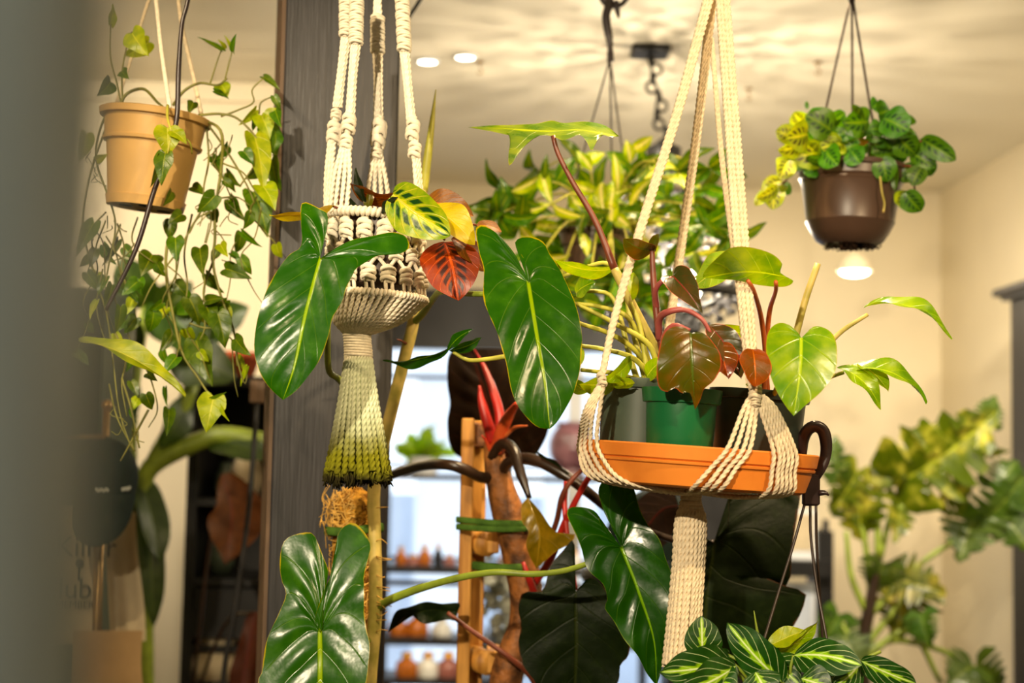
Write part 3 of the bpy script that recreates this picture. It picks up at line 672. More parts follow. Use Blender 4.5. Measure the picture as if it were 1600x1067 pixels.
# --- left hanger: knotted basket with a moss-dyed tassel
YM = 2.16
t = empty('macrame_hanger', 'cream knotted macrame basket hanger with a mossy green tassel', 'plant hanger', P(557, 760, YM))
HA = t
R1, R2 = 78, 73          # upper rim, lower ring radius in px
kM = K(YM)
cU, cL = P(584, 343, YM), P(592, 464, YM)
tilt = Vector((0.10, 0, 1)).normalized()
def ringp(C, r, a, dz=0.0):      # a: 0 = right, -90 = toward the viewer
    x = Vector((1, 0, -0.06)).normalized(); y = Vector((0, 1, 0))
    return C + (x*math.cos(a) + y*math.sin(a))*(r*kM) + Vector((0, 0, dz*kM))
legs = [  # path of sennit / strands / knots down to the rim; depth, rim angles of its strands
 dict(y=[(541, -12), (541, 56)], s=[(541, 56), (534, 110), (527, 168)], k=[(525, 178, 14, 16), (522, 206, 19, 34)], e=(519, 226), rim=(-176, -165, -158), Y=YM-0.01),
 dict(y=[(558, -12), (556, 68)], s=[(556, 68), (551, 120), (547, 184)], k=[(545, 192, 19, 30), (541, 222, 17, 24)], e=(540, 236), rim=(-146, -136, -126, -118), Y=YM-0.045),
 dict(y=[(590, 24), (590, 82)], s=[(590, 78), (591, 130), (591, 192)], k=[(592, 206, 20, 44), (589, 240, 16, 18)], e=(590, 250), rim=(105, 95, 85, 75), Y=YM+0.06),
 dict(y=[(628, -12), (632, 78)], s=[(632, 78), (637, 130), (643, 192)], k=[(645, 201, 18, 34), (648, 234, 17, 26)], e=(650, 250), rim=(-2, 8, 18), Y=YM+0.0),
]
for L in legs:
    (x0, y0), (x1, y1) = L['y']; Yk = L['Y']
    if y0 > 0:
        for o in (-4, 0, 4): cord(t, [(x0+o*0.6, -14, Yk), (x0+o, y0, Yk)], 3.2, MT['rope'])
    n = int((y1-y0)/15)+1
    for i in range(n):
        u = (i+0.5)/n; knot(t, x0+(x1-x0)*u, y0+(y1-y0)*u, Yk, 19, 17 if i % 2 else 18, 3*(-1)**i)
    for o in (-5.4, -1.8, 1.8, 5.4):
        q = [(x+o*(1.0 if j == 0 else (0.75 if j == 1 else 0.9)), y, Yk+0.003*(abs(o) > 3)) for j, (x, y) in enumerate(L['s'])]
        cord(t, q, 3.0, MT['rope'])
    for (x, y, w, h) in L['k']: knot(t, x, y, Yk, w, h*1.05, 4)
    xl, yl = L['k'][0][0], L['k'][0][1]
    for (xa_, ya_, wa, ha), (xb_, yb_, wb, hb) in zip(L['k'][:-1], L['k'][1:]):
        for o in (-3, 3): cord(t, [(xa_+o, ya_, Yk), (xb_-o, yb_, Yk)], 3.4, MT['rope'])
    ex, ey = L['e']
    for i, a in enumerate(L['rim']):
        m_ = (i-(len(L['rim'])-1)/2)
        A = P(ex+m_*3.5, ey-10, Yk); B = ringp(cU, R1-2, math.radians(a), 4)
        Bm = A.lerp(B, 0.5) + Vector((m_*0.002, -0.002, 0))
        mk('cord', tube([A, Bm, B], 3.3*kM, rope=ROPE, seg=15), MT['rope'], t)
# wrapped upper rim: two thick coils of loops
def wrapped_ring(C, r, rr, turns):
    pts = []
    n = turns*8
    for i in range(n+1):
        a = 2*math.pi*i/n; b = 2*math.pi*turns*i/n
        p = ringp(C, r+rr*math.cos(b), a, rr*math.sin(b)); pts.append(p)
    return tube(pts, 3.4*kM, n=n+1, seg=6, curve=False)
mk('rim_core', tube([ringp(cU, R1, 2*math.pi*i/40) for i in range(41)], 5.2*kM, n=81, seg=8), MT['rope'], t)
mk('rim_wrap', wrapped_ring(cU, R1, 5.5, 64), MT['rope'], t)
mk('lower_ring', tube([ringp(cL, R2, 2*math.pi*i/40) for i in range(41)], 3.2*kM, n=81, seg=8), MT['rope'], t)
mk('ring_wrap', wrapped_ring(cL, R2, 3.5, 74), MT['rope'], t)
# basket body: columns of knots joined by crossing cords
NC = 15
def bodyp(a, u, dr=0.0):
    A, B = ringp(cU, R1-3+dr, a, -8), ringp(cL, R2-1+dr, a, 4)
    return A.lerp(B, u)
for c_ in range(NC):
    for row, (u, off, w, h) in enumerate(((0.15, 0, 21, 30), (0.46, 0.5, 20, 22), (0.76, 0, 20, 26))):
        a = 2*math.pi*(c_+off)/NC
        p = bodyp(a, u)
        M = Matrix.Translation(p) @ Matrix.Rotation(a+math.pi/2, 4, 'Z') @ Matrix.Diagonal((w*kM, w*kM*0.8, h*kM, 1))
        put('knot', KNOT, M, t)
    a0 = 2*math.pi*c_/NC; h_ = math.pi/NC
    for u0, a0_, u1, a1_ in ((0.24, a0, 0.42, a0+h_), (0.24, a0, 0.42, a0-h_), (0.53, a0+h_, 0.70, a0), (0.53, a0-h_, 0.70, a0)):
        mk('cord', tube([bodyp(a0_, u0), bodyp((a0_+a1_)/2, (u0+u1)/2, 1), bodyp(a1_, u1)], 3.2*kM, n=6, seg=6), MT['rope'], t)
    for dd in (-0.07, 0.07):
        mk('cord', tube([bodyp(a0+dd, 0.84), bodyp(a0+dd, 1.0)], 3.2*kM, n=4, seg=6), MT['rope'], t)
# gathered cords below the lower ring
cg = P(557, 522, YM)
for i in range(44):
    a = 2*math.pi*i/44
    A = ringp(cL, R2+2, a, -2); B = cg + Vector((math.cos(a), math.sin(a), 0))*(17*kM)
    m_ = A.lerp(B, 0.55) + (A-Vector((cL.x, cL.y, A.z)))*0.12 + Vector((0, 0, -4*kM))
    mk('cord', tube([A, m_, B, B+Vector((0, 0, -8*kM))], 3.2*kM, rope=(3, 0.0085, 0.2), seg=12), MT['rope'], t)
# wrapped neck
pts = []
for i in range(8*15+1):
    a = 2*math.pi*i/15*1.0*15/8/1.875; u = i/(8*15)
    b = 2*math.pi*9*u; r = (19.5+1.5*abs(u-0.45))*kM
    c0 = P(557+1.5*u, 517, YM).lerp(P(560, 556, YM), u)
    pts.append(c0 + Vector((math.cos(b)*r, math.sin(b)*r, 0)))
mk('neck_wrap', tube(pts, 2.9*kM, n=len(pts)*2, seg=7, rope=(3, 0.005, 0.1)), MT['rope'], t)
mk('neck_core', tube([P(557, 512, YM), P(560, 560, YM)], 18*kM, n=4, seg=20), MT['rope'], t)
# tassel: each cord its own mesh; moss has grown up from the wet ends
tm = NT('mossy_cord')
sx = tm.n('ShaderNodeSeparateXYZ'); tm.t.links.new(tm.coord('Object'), sx.inputs[0])
nz = tm.noise(40, 4, tm.coord('Object'))
zz = tm.math('ADD', sx.outputs[2], tm.math('MULTIPLY', tm.math('SUBTRACT', nz, 0.5), 0.05))
c1 = tm.mix(tm.step(zz, 0.185, 0.20), srgb(206, 214, 182), srgb(230, 222, 196))
c2 = tm.mix(tm.step(zz, 0.045, 0.125), srgb(112, 112, 16), c1)
c3 = tm.mix(tm.step(zz, 0.012, 0.034), srgb(40, 36, 10), c2)
tm.set(tm.b.inputs['Base Color'], c3); tm.b.inputs['Roughness'].default_value = 0.9; tm.b.inputs['Specular IOR Level'].default_value = 0.15
tm.bump(tm.noise(500, 3, tm.coord('Object')), 0.5, 0.001)
rg = random.Random(5)
for ringi, (nr, rt_, rb, rbY) in enumerate(((26, 18.5, 49, 34), (16, 10, 28, 20))):
    for i in range(nr):
        a = 2*math.pi*(i+0.5*ringi)/nr
        A = P(560, 556, YM) + Vector((math.cos(a), math.sin(a), 0))*(rt_*kM)
        e = 744+rg.uniform(-9, 9)
        B = P(559+rb*math.cos(a)*rg.uniform(.92, 1.06), e, YM) + Vector((0, math.sin(a)*rbY*kM, 0))
        m1 = A.lerp(B, 0.4) + Vector((math.cos(a)*-2*kM + rg.uniform(-1, 1)*kM, 0, 0))
        mk('tassel_cord', tube([A, m1, B], [3.4*kM, 3.6*kM, 4.6*kM], rope=(3, 0.0092, 0.22), seg=15), tm.m, t)
fr = []
for i in range(420):
    a = rg.uniform(0, 6.28); q = rg.uniform(0.35, 1.08); x = 559+49*q*math.cos(a); y = 744+rg.uniform(-10, 6); Yq = YM+34*q*math.sin(a)*kM
    fr.append(tube([P(x, y-8, Yq), P(x+rg.uniform(-3, 3), y, Yq-0.002), P(x+rg.uniform(-7, 7), y+rg.uniform(4, 16), Yq+rg.uniform(-.006, .004))], [1.6*kM, 1.9*kM, 0.7*kM], n=5, seg=4))
mk('frayed_ends', join(*fr), tm.m, t, kind='stuff')
# inner nursery pot in the basket and its soil
t2 = empty('potted_plant', 'red backed prayer plant growing in the left macrame basket', 'plant', P(588, 455, YM))
MAR1 = t2
mk('pot', lathe([(0.0005, 0), (52, 0), (60, 4), (66, 100), (69, 100), (69, 112), (66, 112), (62, 102), (56, 96), (0.0005, 96)], P(590, 452, YM), (0.05, 0, 1), 36, kM), MT['brownpot'], t2)
mk('soil', lathe([(65, 100), (40, 106), (0.001, 108)], P(590, 452, YM), (0.05, 0, 1), 30, kM), MT['soil'], t2)

# --- right hanger: cords under a terracotta saucer
YT = 2.10; kT = K(YT)
SC = P(1091, 699, YT)                        # saucer rim centre
sax = Vector((0.052, 0.0, 1)).normalized(); sxx = Vector((1, 0, -0.052)).normalized()
t = empty('terracotta_saucer', 'orange terracotta saucer slung in the right macrame hanger', 'saucer', SC - sax*(62*kT))
SAU = t
prof = [(0.001, -60), (120, -62), (160, -62), (167, -58), (172, -42), (175, -33), (176, -29), (180, -27), (181, -24), (178, -22.5), (182, -20), (185, -2), (184, 0), (176, 0), (172, -6), (166, -46), (140, -50), (0.001, -51)]
mk('saucer_body', lathe(prof, SC, sax, 96, kT), MT['terra'], t)
t = empty('macrame_hanger', 'natural cotton cord hanger with long tassel carrying the terracotta saucer', 'plant hanger', P(1078, 1040, YT))
HB = t
def sau(px, h, extra=2.5):
    """point on the saucer's outer wall, viewer side, at image x and profile height h (px below rim negative)"""
    hs = [-62, -58, -42, -33, -27, -24, -20, -2, 0, 40]; rs = [162, 167, 172, 175, 180, 181, 182, 185, 185, 185]
    r = np.interp(h, hs, rs)+extra
    x = max(-r*0.999, min(r*0.999, px-1091))
    for _ in range(12):
        y = -math.sqrt(r*r-x*x)
        q = P(px, 699-h, YT+y*kT)
        x = max(-r*0.999, min(r*0.999, 0.5*x+0.5*(q.x-SC.x)/kT))
    y = -math.sqrt(r*r-x*x)
    return SC + sxx*(x*kT) + Vector((0, 1, 0))*(y*kT) + sax*(h*kT)
RB = (3, 0.0088, 0.22)
def bcord(pts, r=3.0, n='cord'): return mk(n, tube(pts, r*kT, rope=RB, seg=15), MT['rope2'], t)
apex = (1118, -30)
G = P(1080, 774, YT)                        # gathering point under the saucer
bot = lambda px: SC + sxx*((px-1091)*kT) - sax*(64*kT)
# left leg
YLf = 2.02
for o in (-5, 0, 5):
    bcord([P(1112+o, -20, 2.1), P(1060+o*0.9, 170, 2.075), P(1000+o*0.8, 360, 2.05), P(962+o*0.5, 490, YLf+0.01), P(940+o*0.4, 588, YLf)], 3.3)
knot(t, 940, 592, YLf-0.003, 12, 22, -12, KNOT2)
for i, (xm, xr, xc, xb, gx) in enumerate(((914, 905, 906, 930, 1030), (918, 908, 911, 940, 1036), (922, 914, 918, 951, 1042), (927, 922, 928, 963, 1048), (937, 932, 941, 978, 1054))):
    pts = [P(940+(i-2)*1.6, 600, YLf), P(xm, 642, YLf-0.004), sau(xr, 2, 3.4), sau(xc, -24, 3.4), sau(xb, -58, 3.4)]
    pts += [SC + sxx*((gx-1091)*kT) + Vector((0, -100*kT, 0)) - sax*(70*kT), G + Vector((-0.008+0.002*i, -0.012, 0.004))]
    bcord(pts, 3.0)
# right front leg
YRf = 1.935
for o, oy in ((-10, 0), (-4, -0.004), (4, 0.0), (10, 0.004)):
    bcord([P(1128+o*0.75, -20, 2.1), P(1143+o*0.85, 180, 2.05), P(1158+o*0.9, 380, 1.99), P(1169+o*0.8, 520, 1.95+oy), P(1178+o*0.5, 606, YRf+oy)], 3.6)
knot(t, 1180, 612, YRf-0.004, 17, 24, 0, KNOT2); knot(t, 1181, 628, YRf-0.004, 13, 14, 0, KNOT2)
for i, (xa_, x1, x2, x3) in enumerate(((1161, 1138, 1116, 1086), (1169, 1150, 1130, 1103), (1176, 1162, 1142, 1114), (1182, 1172, 1153, 1128))):
    bcord([P(1175+i*2.2, 616, YRf), P(xa_, 640, YRf-0.002), sau(x1, 2, 3.4), sau(x2, -26, 3.4), sau(x3, -60, 3.4), G+Vector((-0.01+0.004*i, -0.016-0.004*i, 0.006))], 3.0)
for i, (xa_, x1, x2) in enumerate(((1189, 1208, 1201), (1194, 1217, 1211), (1199, 1223, 1218), (1204, 1230, 1224), (1209, 1236, 1230), (1214, 1243, 1236))):
    bcord([P(1182+i*2.0, 618, YRf), P(xa_, 642, YRf+0.001*i), sau(x1, 2, 3.4), sau(x1, -26, 3.4), sau(x2, -60, 3.4), SC+sxx*((1150-1091)*kT)+Vector((0, (-75+8*i)*kT, 0))-sax*(71*kT), G+Vector((0.012, -0.008+0.003*i, 0.004))], 3.0)
# two rear legs
for o in (-4, 0, 4):
    bcord([P(1115+o, -20, 2.12), P(1090+o, 200, 2.18), P(1062+o, 400, 2.25), P(1040+o, 560, 2.285), P(1036+o, 690, 2.30)], 3.3)
    bcord([P(1112+o*0.3, 60, 2.14), P(1128+o*0.5, 250, 2.19), P(1150+o*0.5, 420, 2.25), P(1172+o, 600, 2.26), P(1180+o, 690, 2.262)], 2.4)
for dx, xb in ((1036, -50), (1180, 90)):
    for i in range(4):
        r = 181; xx = xb+(i-1.5)*16; yy = math.sqrt(r*r-xx*xx)
        top = SC+sxx*(xx*kT)+Vector((0, (yy+6)*kT, 0))
        bcord([P(dx, 686, 2.30 if xb < 0 else 2.262), top, top-sax*(62*kT)+Vector((0, -14*kT, 0)), G+Vector((0.002*i, 0.012, 0.004))], 3.0)
# wrapped neck and tassel
pts = []
for i in range(121):
    u = i/120; b = 2*math.pi*8*u; r = (17-3*math.sin(math.pi*u))*kT
    pts.append(P(1081-1.5*u, 764, YT).lerp(P(1079, 792, YT), u) + Vector((math.cos(b)*r, math.sin(b)*r, 0.001*math.sin(b*0.5))))
mk('neck_wrap', tube(pts, 2.6*kT, n=240, seg=7, rope=(3, 0.005, 0.12)), MT['rope2'], t)
mk('neck_core', tube([P(1081, 762, YT), P(1079, 796, YT)], 14*kT, n=4, seg=16), MT['rope2'], t)
rg = random.Random(8)
for ringi, (nr, q) in enumerate(((22, 1.0), (12, 0.55))):
    for i in range(nr):
        a = 2*math.pi*(i+0.5*ringi)/nr; ca, sa = math.cos(a)*q, math.sin(a)*q
        pts = [P(1079+13*ca, 788, YT+13*sa*kT), P(1079+22*ca, 815, YT+20*sa*kT), P(1076+23*ca, 880, YT+21*sa*kT), P(1070+24*ca+rg.uniform(-1, 1), 960, YT+22*sa*kT), P(1064+27*ca, 1036+rg.uniform(-5, 6), YT+24*sa*kT)]
        mk('tassel_cord', tube(pts, 3.4*kT, rope=(3, 0.0095, 0.24), seg=15), MT['rope2'], t)
# ------------------------------------------------------------------ big climbing philodendron on its coir pole
t = empty('climbing_plant', 'large glossy green arrow leaved plant climbing a coir pole by the post', 'plant', P(585, 1160, 2.36))
CL = t
stem(t, [(572, 1170, 2.37), (577, 1060, 2.36), (586, 960, 2.35), (586, 860, 2.35), (584, 770, 2.355), (594, 715, 2.35), (612, 640, 2.34), (632, 560, 2.33), (646, 500, 2.33), (652, 430, 2.34), (657, 330, 2.34), (664, 280, 2.34)], [13, 12, 11, 10.5, 10, 10, 9.5, 9.5, 9.5, 8.5, 8, 7], MT['st_pale'])
stem(t, [(662, 300, 2.34), (667, 255, 2.335), (674, 200, 2.33), (681, 140, 2.33)], [6.5, 7, 4.5, 0.7], MT['st_yel'], 'sheath', 'pointed yellow green new leaf sheath')
stem(t, [(646, 505, 2.33), (662, 488, 2.3), (676, 468, 2.24), (690, 456, 2.18), (730, 459, 2.1), (790, 458, 2.06), (824, 444, 2.035)], [6, 5.5, 5, 4.5, 4, 4, 4], MT['st_green'], 'petiole')
stem(t, [(590, 950, 2.35), (612, 936, 2.33), (660, 918, 2.30), (720, 902, 2.27), (775, 894, 2.25), (830, 897, 2.24), (880, 892, 2.22), (930, 876, 2.2), (970, 858, 2.19)], [7, 6.5, 6, 5.5, 5, 5, 4.5, 4, 4], MT['st_green'], 'petiole')
stem(t, [(576, 1000, 2.34), (540, 1020, 2.28), (512, 1004, 2.2), (501, 990, 2.17)], [5, 5, 4.5, 4], MT['st_green'], 'petiole')
stem(t, [(600, 690, 2.35), (560, 640, 2.30), (532, 595, 2.24), (514, 578, 2.2), (512, 520, 2.1), (512, 440, 2.02), (502, 406, 1.99)], [5, 5, 5, 5, 4.5, 4, 4], MT['st_green'], 'petiole')
stem(t, [(640, 540, 2.33), (628, 533, 2.31), (620, 530, 2.30)], [3.2, 2, 0.8], MT['st_brown'], 'node_spike')
leafA = dict(nt=64, ns=8, rip=0.016, nv=9, fold=0.12, wave=0.012, wf=4)
big_leaf(t, LM['philo'], [(500, 404), (478, 490), (461, 570), (442, 625)],
  [(505,384),(512,351),(511,333),(502,327),(473,316),(470,345),(472,372),(468,388),(452,398),(433,423),(418,450),(407,480),(400,510),(397,540),(400,565),(410,590),(425,610)],
  [(505,403),(520,390),(550,375),(580,369),(610,363),(631,367),(640,381),(637,390),(622,397),(592,399),(568,412),(556,420),(550,432),(541,450),(536,468),(528,482),(519,498),(513,525),(500,561),(479,591),(461,612)], 1.98, gy=-0.03, bulge=0.03, **leafA)
big_leaf(t, LM['philo'], [(826, 442), (838, 520), (852, 600), (859, 670)],
  [(821,427),(814,416),(804,396),(781,369),(757,352),(744,356),(744,369),(749,396),(756,423),(755,464),(764,491),(777,520),(784,545),(791,568),(798,606),(807,630),(822,651),(840,667)],
  [(828,430),(818,403),(806,386),(806,376),(818,370),(835,371),(850,379),(857,393),(872,416),(889,450),(902,484),(909,520),(909,545),(906,579),(897,612),(885,636),(870,660)], 2.03, gy=-0.04, gx=0.01, bulge=0.03, **leafA)
big_leaf(t, LM['philo'], [(500, 988), (500, 1080), (490, 1165)],
  [(492,967),(506,924),(513,893),(507,875),(495,844),(486,832),(461,835),(443,847),(437,878),(440,906),(447,927),(437,955),(418,997),(412,1025),(409,1050),(403,1067),(412,1110),(445,1145)],
  [(504,982),(507,924),(523,887),(526,853),(529,832),(544,818),(556,818),(572,835),(579,853),(575,875),(569,899),(569,930),(569,955),(573,985),(578,1007),(576,1034),(572,1067),(560,1105),(530,1145)], 2.18, gy=-0.03, bulge=0.03, nt=64, ns=8, rip=0.02, nv=8, fold=0.14, wave=0.02, wf=4)
big_leaf(t, LM['philo_dk'], [(972, 857), (1000, 930), (1022, 1000), (1026, 1072)],
  [(959,848),(939,821),(932,801),(915,793),(891,793),(886,804),(895,825),(908,855),(918,889),(942,912),(949,936),(945,950),(959,970),(976,1000),(996,1024),(1010,1051)],
  [(970,843),(960,826),(946,805),(939,784),(935,764),(949,744),(969,740),(986,750),(993,771),(999,794),(1013,821),(1030,842),(1040,872),(1050,902),(1050,936),(1047,970),(1040,1007),(1034,1044)], 2.20, gy=-0.02, bulge=0.02, nt=64, ns=8, rip=0.018, nv=9, fold=0.16, wave=0.02, wf=4)
# leaf seen edge on
stem(t, [(790, 557, 2.16), (755, 562, 2.17), (730, 562, 2.18), (708, 550, 2.18)], [4, 3.6, 3.2, 2.6], MT['st_yel'], 'petiole')
leaf(t, 'lance', LM['philo_dk'], (702, 544, 2.18), (598, 563, 2.22), 26, 55, 0.15, 0.3, 20, 4)
leaf(t, 'lance', LM['philo_dk'], (700, 547, 2.18), (738, 514, 2.15), 20, 30, 0.2, 0.4)
leaf(t, 'lance', LM['philo_dk'], (702, 548, 2.18), (753, 527, 2.2), 20, -30, 0.2, 0.4)
# coir pole
t = empty('coir_pole', 'round topped coir moss pole in front of the dark post', 'plant pole', P(546, 1160, 2.385))
pr = [(0.001, 203), (12, 201), (22, 194), (29, 182), (32, 166), (30, 140), (31, 100), (30, 40), (31, -60), (30, -180), (31, -300), (30, -330)]
g = lathe(pr, P(545, 967, 2.39), (0.02, 0, 1), 28, K(2.39)); rg = random.Random(3)
V = [Vector(v) + Vector((rg.uniform(-1, 1), rg.uniform(-1, 1), rg.uniform(-1, 1)))*0.0016 for v in g[0]]
mk('coir_core', (V, g[1]), MT['coir'], t)
fb = []
for i in range(420):
    u = rg.random(); y = 770+300*u**1.6; a = rg.uniform(math.pi, 2*math.pi); R = 32*K(2.39)
    rr = R*(math.sqrt(max(0.05, 1-((800-y)/33)**2)) if y < 800 else 1.0)*1.02
    c0 = P(546+0.02*(y-770), y, 2.39); d = rg.uniform(-0.9, 0.9); l = rg.uniform(10, 34)*K(2.39); el = rg.uniform(-1, 1)
    p = []
    for q in (-0.5, 0, 0.5):
        aa = a+q*d*1.2; p.append(Vector((c0.x+rr*math.cos(aa), c0.y+rr*math.sin(aa), c0.z+q*l*el)) + Vector((math.cos(aa), math.sin(aa), 0))*rg.uniform(0, 0.002))
    fb.append(tube(p, 0.8*K(2.39), n=6, seg=3, cap=False))
for i in range(16):
    y = 770+rg.random()*60; s_ = rg.choice((-1, 1)); p0 = (546+s_*28, y+10, 2.37)
    fb.append(tube([P(*p0), P(p0[0]+s_*rg.uniform(4, 16), y+rg.uniform(-12, 14), 2.365), P(p0[0]+s_*rg.uniform(2, 20), y+rg.uniform(-26, 40), 2.36)], 0.7*K(2.39), n=9, seg=3))
for i in range(14):
    y = 780+rg.random()*220
    fb.append(tube([P(588, y, 2.34), P(596, y+rg.uniform(-4, 6), 2.335), P(606+rg.uniform(-6, 8), y+rg.uniform(-3, 9), 2.335)], 0.8*K(2.39), n=5, seg=3))
mk('coir_fibres', join(*fb), MT['coir2'], t, kind='stuff')
mk('tie_band', tube([P(x, 829-0.06*(x-545)+2*math.cos((x-545)/15), 2.39 - math.sqrt(max(0, 47**2-(x-553)**2))*K(2.39)*0.9) for x in range(508, 600, 6)], 7*K(2.39), n=40, seg=8, flat=0.35), MT['velcro'], t, 'fuzzy green plant tie')

# ------------------------------------------------------------------ wooden ladder trellis
t = empty('wooden_trellis', 'honey pine ladder trellis beside the red stemmed dark plant', 'trellis', P(740, 1300, 2.65))
for x0, x1, y0, Y0 in ((717, 737, 653, 2.60), (735, 757, 657, 2.68)):
    a, b = P(x0, 860, Y0), P(x1, 860, Y0)
    mk('upright', box((a.x, Y0, 0.75), (b.x, Y0+0.022, P(x0, y0, Y0).z), 0.002), MT['stake'], t, smooth=False)
mk('top_block', obox(P(748, 680, 2.65), Vector((0.018, 0, 0)), Vector((0, 0.02, 0)), Vector((0, 0, 0.024)), 0.004), MT['bark'], t, smooth=False)
for py in (849, 1033):
    c = P(752, py, 2.63)
    mk('rung', tube([c+Vector((-0.015, 0.06, 0)), c+Vector((0.0, 0.0, 0)), c+Vector((0.012, -0.02, 0))], 19*K(2.6), n=4, seg=18), MT['stake'], t)
    mk('rung', obox(P(770, py-4, 2.66), Vector((0.012, 0, 0)), Vector((0, 0.05, 0)), Vector((0, 0, 0.02)), 0.003), MT['stake'], t, smooth=False)
# ------------------------------------------------------------------ dark philodendron with red sheaths
t = empty('climbing_plant', 'dark leaved plant with thick brown trunk and red sheaths on the trellis', 'plant', P(800, 1250, 2.6))
DP = t
stem(t, [(770, 690, 2.57), (775, 730, 2.57), (786, 775, 2.57), (800, 820, 2.575), (812, 870, 2.58), (822, 930, 2.58), (818, 980, 2.575), (803, 1020, 2.57), (790, 1067, 2.57), (775, 1200, 2.6)], [14, 20, 26, 27, 26, 24, 25, 26, 27, 27], MT['bark'], 'trunk')
for pts, r, m in (([(741, 546, 2.62), (756, 573, 2.6), (772, 615, 2.58), (781, 655, 2.57), (777, 700, 2.57)], [1, 4.5, 7, 8, 9], 'st_red'),
                  ([(749, 602, 2.55), (752, 625, 2.55), (760, 655, 2.55), (770, 690, 2.56)], [2, 7, 9, 10], 'st_red'),
                  ([(808, 630, 2.5), (796, 648, 2.52), (784, 672, 2.54), (776, 705, 2.56)], [4, 9, 11, 13], 'sheath'),
                  ([(824, 665, 2.5), (805, 668, 2.52), (788, 682, 2.54)], [1, 3, 4], 'st_orange'),
                  ([(753, 680, 2.54), (760, 690, 2.55), (768, 705, 2.56)], [1, 3, 5], 'sheath')):
    stem(t, pts, r, MT[m], 'sheath')
for pts, r, m in (([(775, 745, 2.57), (752, 746, 2.55), (728, 734, 2.53), (700, 726, 2.53), (660, 728, 2.62), (612, 742, 2.74), (560, 760, 2.82)], [9, 9, 8.5, 8, 8, 8, 7], 'st_dark'),
                  ([(782, 740, 2.57), (795, 722, 2.54), (815, 716, 2.52), (842, 721, 2.5), (885, 744, 2.48), (920, 770, 2.48), (975, 812, 2.5), (1040, 840, 2.52), (1090, 850, 2.53), (1116, 848, 2.5)], [9, 9, 9, 8.5, 8, 7.5, 6, 5.5, 5, 5], 'st_dark'),
                  ([(768, 715, 2.56), (783, 693, 2.54), (802, 703, 2.52), (812, 735, 2.5), (827, 778, 2.48)], [8, 9, 9, 8, 4], 'st_dark'),
                  ([(820, 910, 2.58), (800, 800, 2.6), (795, 740, 2.7), (794, 724, 2.78)], [6, 6, 5, 5], 'st_dark'),
                  ([(925, 738, 2.42), (905, 772, 2.43), (880, 822, 2.46), (862, 870, 2.5), (830, 920, 2.56)], [4.5, 5, 5.5, 6, 6], 'st_red'),
                  ([(925, 722, 2.44), (895, 748, 2.44), (878, 776, 2.45), (868, 820, 2.5), (842, 880, 2.55)], [3, 4, 4.5, 4.5, 5], 'st_brown'),
                  ([(885, 752, 2.46), (882, 790, 2.46), (888, 850, 2.44), (899, 922, 2.42)], [4, 4, 4, 4], 'st_red'),
                  ([(817, 878, 2.5), (825, 900, 2.5), (834, 925, 2.52), (836, 960, 2.56)], [3, 6, 7, 7], 'st_red'),
                  ([(699, 957, 2.5), (735, 984, 2.5), (768, 1007, 2.5), (800, 1030, 2.5), (829, 1056, 2.52), (845, 1090, 2.56)], [3, 3.5, 4, 4.5, 5, 6], 'st_brown')):
    stem(t, pts, r, MT[m], 'petiole')
D = dict(nt=44, ns=7, rip=0.012, nv=7, fold=0.1, wave=0.02, wf=3)
big_leaf(t, LM['dark'], [(900, 924), (900, 1040), (890, 1150)],
  [(891,905),(898,865),(895,843),(878,862),(861,882),(853,909),(847,924),(817,926),(810,950),(814,977),(810,1007),(817,1040),(837,1067),(860,1120)],
  [(904,920),(922,902),(945,920),(962,956),(982,1000),(982,1024),(969,1040),(965,1067),(930,1120)], 2.40, bulge=0.03, **D)
big_leaf(t, LM['dark'], [(1115, 848), (1100, 960), (1085, 1090)],
  [(1108,845),(1098,838),(1085,850),(1075,900),(1068,950),(1065,1000),(1070,1050)],
  [(1120,840),(1138,818),(1141,768),(1170,758),(1215,752),(1250,752),(1247,798),(1238,855),(1233,912),(1212,908),(1180,896),(1200,904),(1232,917),(1259,926),(1252,956),(1236,983),(1205,1007),(1150,1060)], 2.46, gx=0.02, bulge=0.04, **D)
big_leaf(t, LM['maroon'], [(794, 724), (765, 640), (735, 545)],
  [(770,728),(720,715),(703,695),(699,660),(703,630),(699,600),(700,560),(711,547)],
  [(830,718),(850,690),(858,660),(850,610),(835,570),(800,548),(770,545)], 2.86, gy=0.03, bulge=0.03, **D)
big_leaf(t, LM['olive'], [(825, 777), (842, 830), (838, 888)],
  [(815,790),(816,815),(826,830),(822,850),(828,870)], [(845,800),(862,825),(880,836),(898,834),(892,848),(868,862),(850,878)], 2.46, gx=-0.05, bulge=0.02, nt=30, ns=5, fold=0.4, rip=0.02, nv=5)
big_leaf(t, LM['dark'], [(715, 956), (660, 955), (606, 988)],
  [(712,970),(700,968),(680,972),(660,974),(640,960),(622,972)], [(718,942),(690,943),(665,940),(640,948),(618,956)], 2.5, gx=0.05, nt=30, ns=5, fold=0.3, wave=0.05, wf=3)
big_leaf(t, LM['maroon'], [(1060, 790), (1030, 800), (985, 860)], [(1058,815),(1040,850),(1000,875)], [(1050,765),(1020,765),(990,790),(980,830)], 2.62, nt=20, ns=4)
leaf(t, 'lance', LM['dark'], (890, 740, 2.47), (836, 705, 2.5), 16, 40, 0.1, 0.4)
# tape that ties trunk to trellis
for y, x0, x1, y2, r in ((812, 716, 830, 818, 5), (823, 716, 830, 826, 5), (884, 740, 822, 888, 7)):
    mk('tie_tape', tube([P(x0, y, 2.61), P(x0+2, y, 2.575), P((x0+x1)/2, (y+y2)/2+2, 2.545), P(x1-16, y2, 2.535), P(x1, y2, 2.56)], r*K(2.55), n=24, seg=8, flat=0.3), MT['velcro'], t, 'green plant tape')
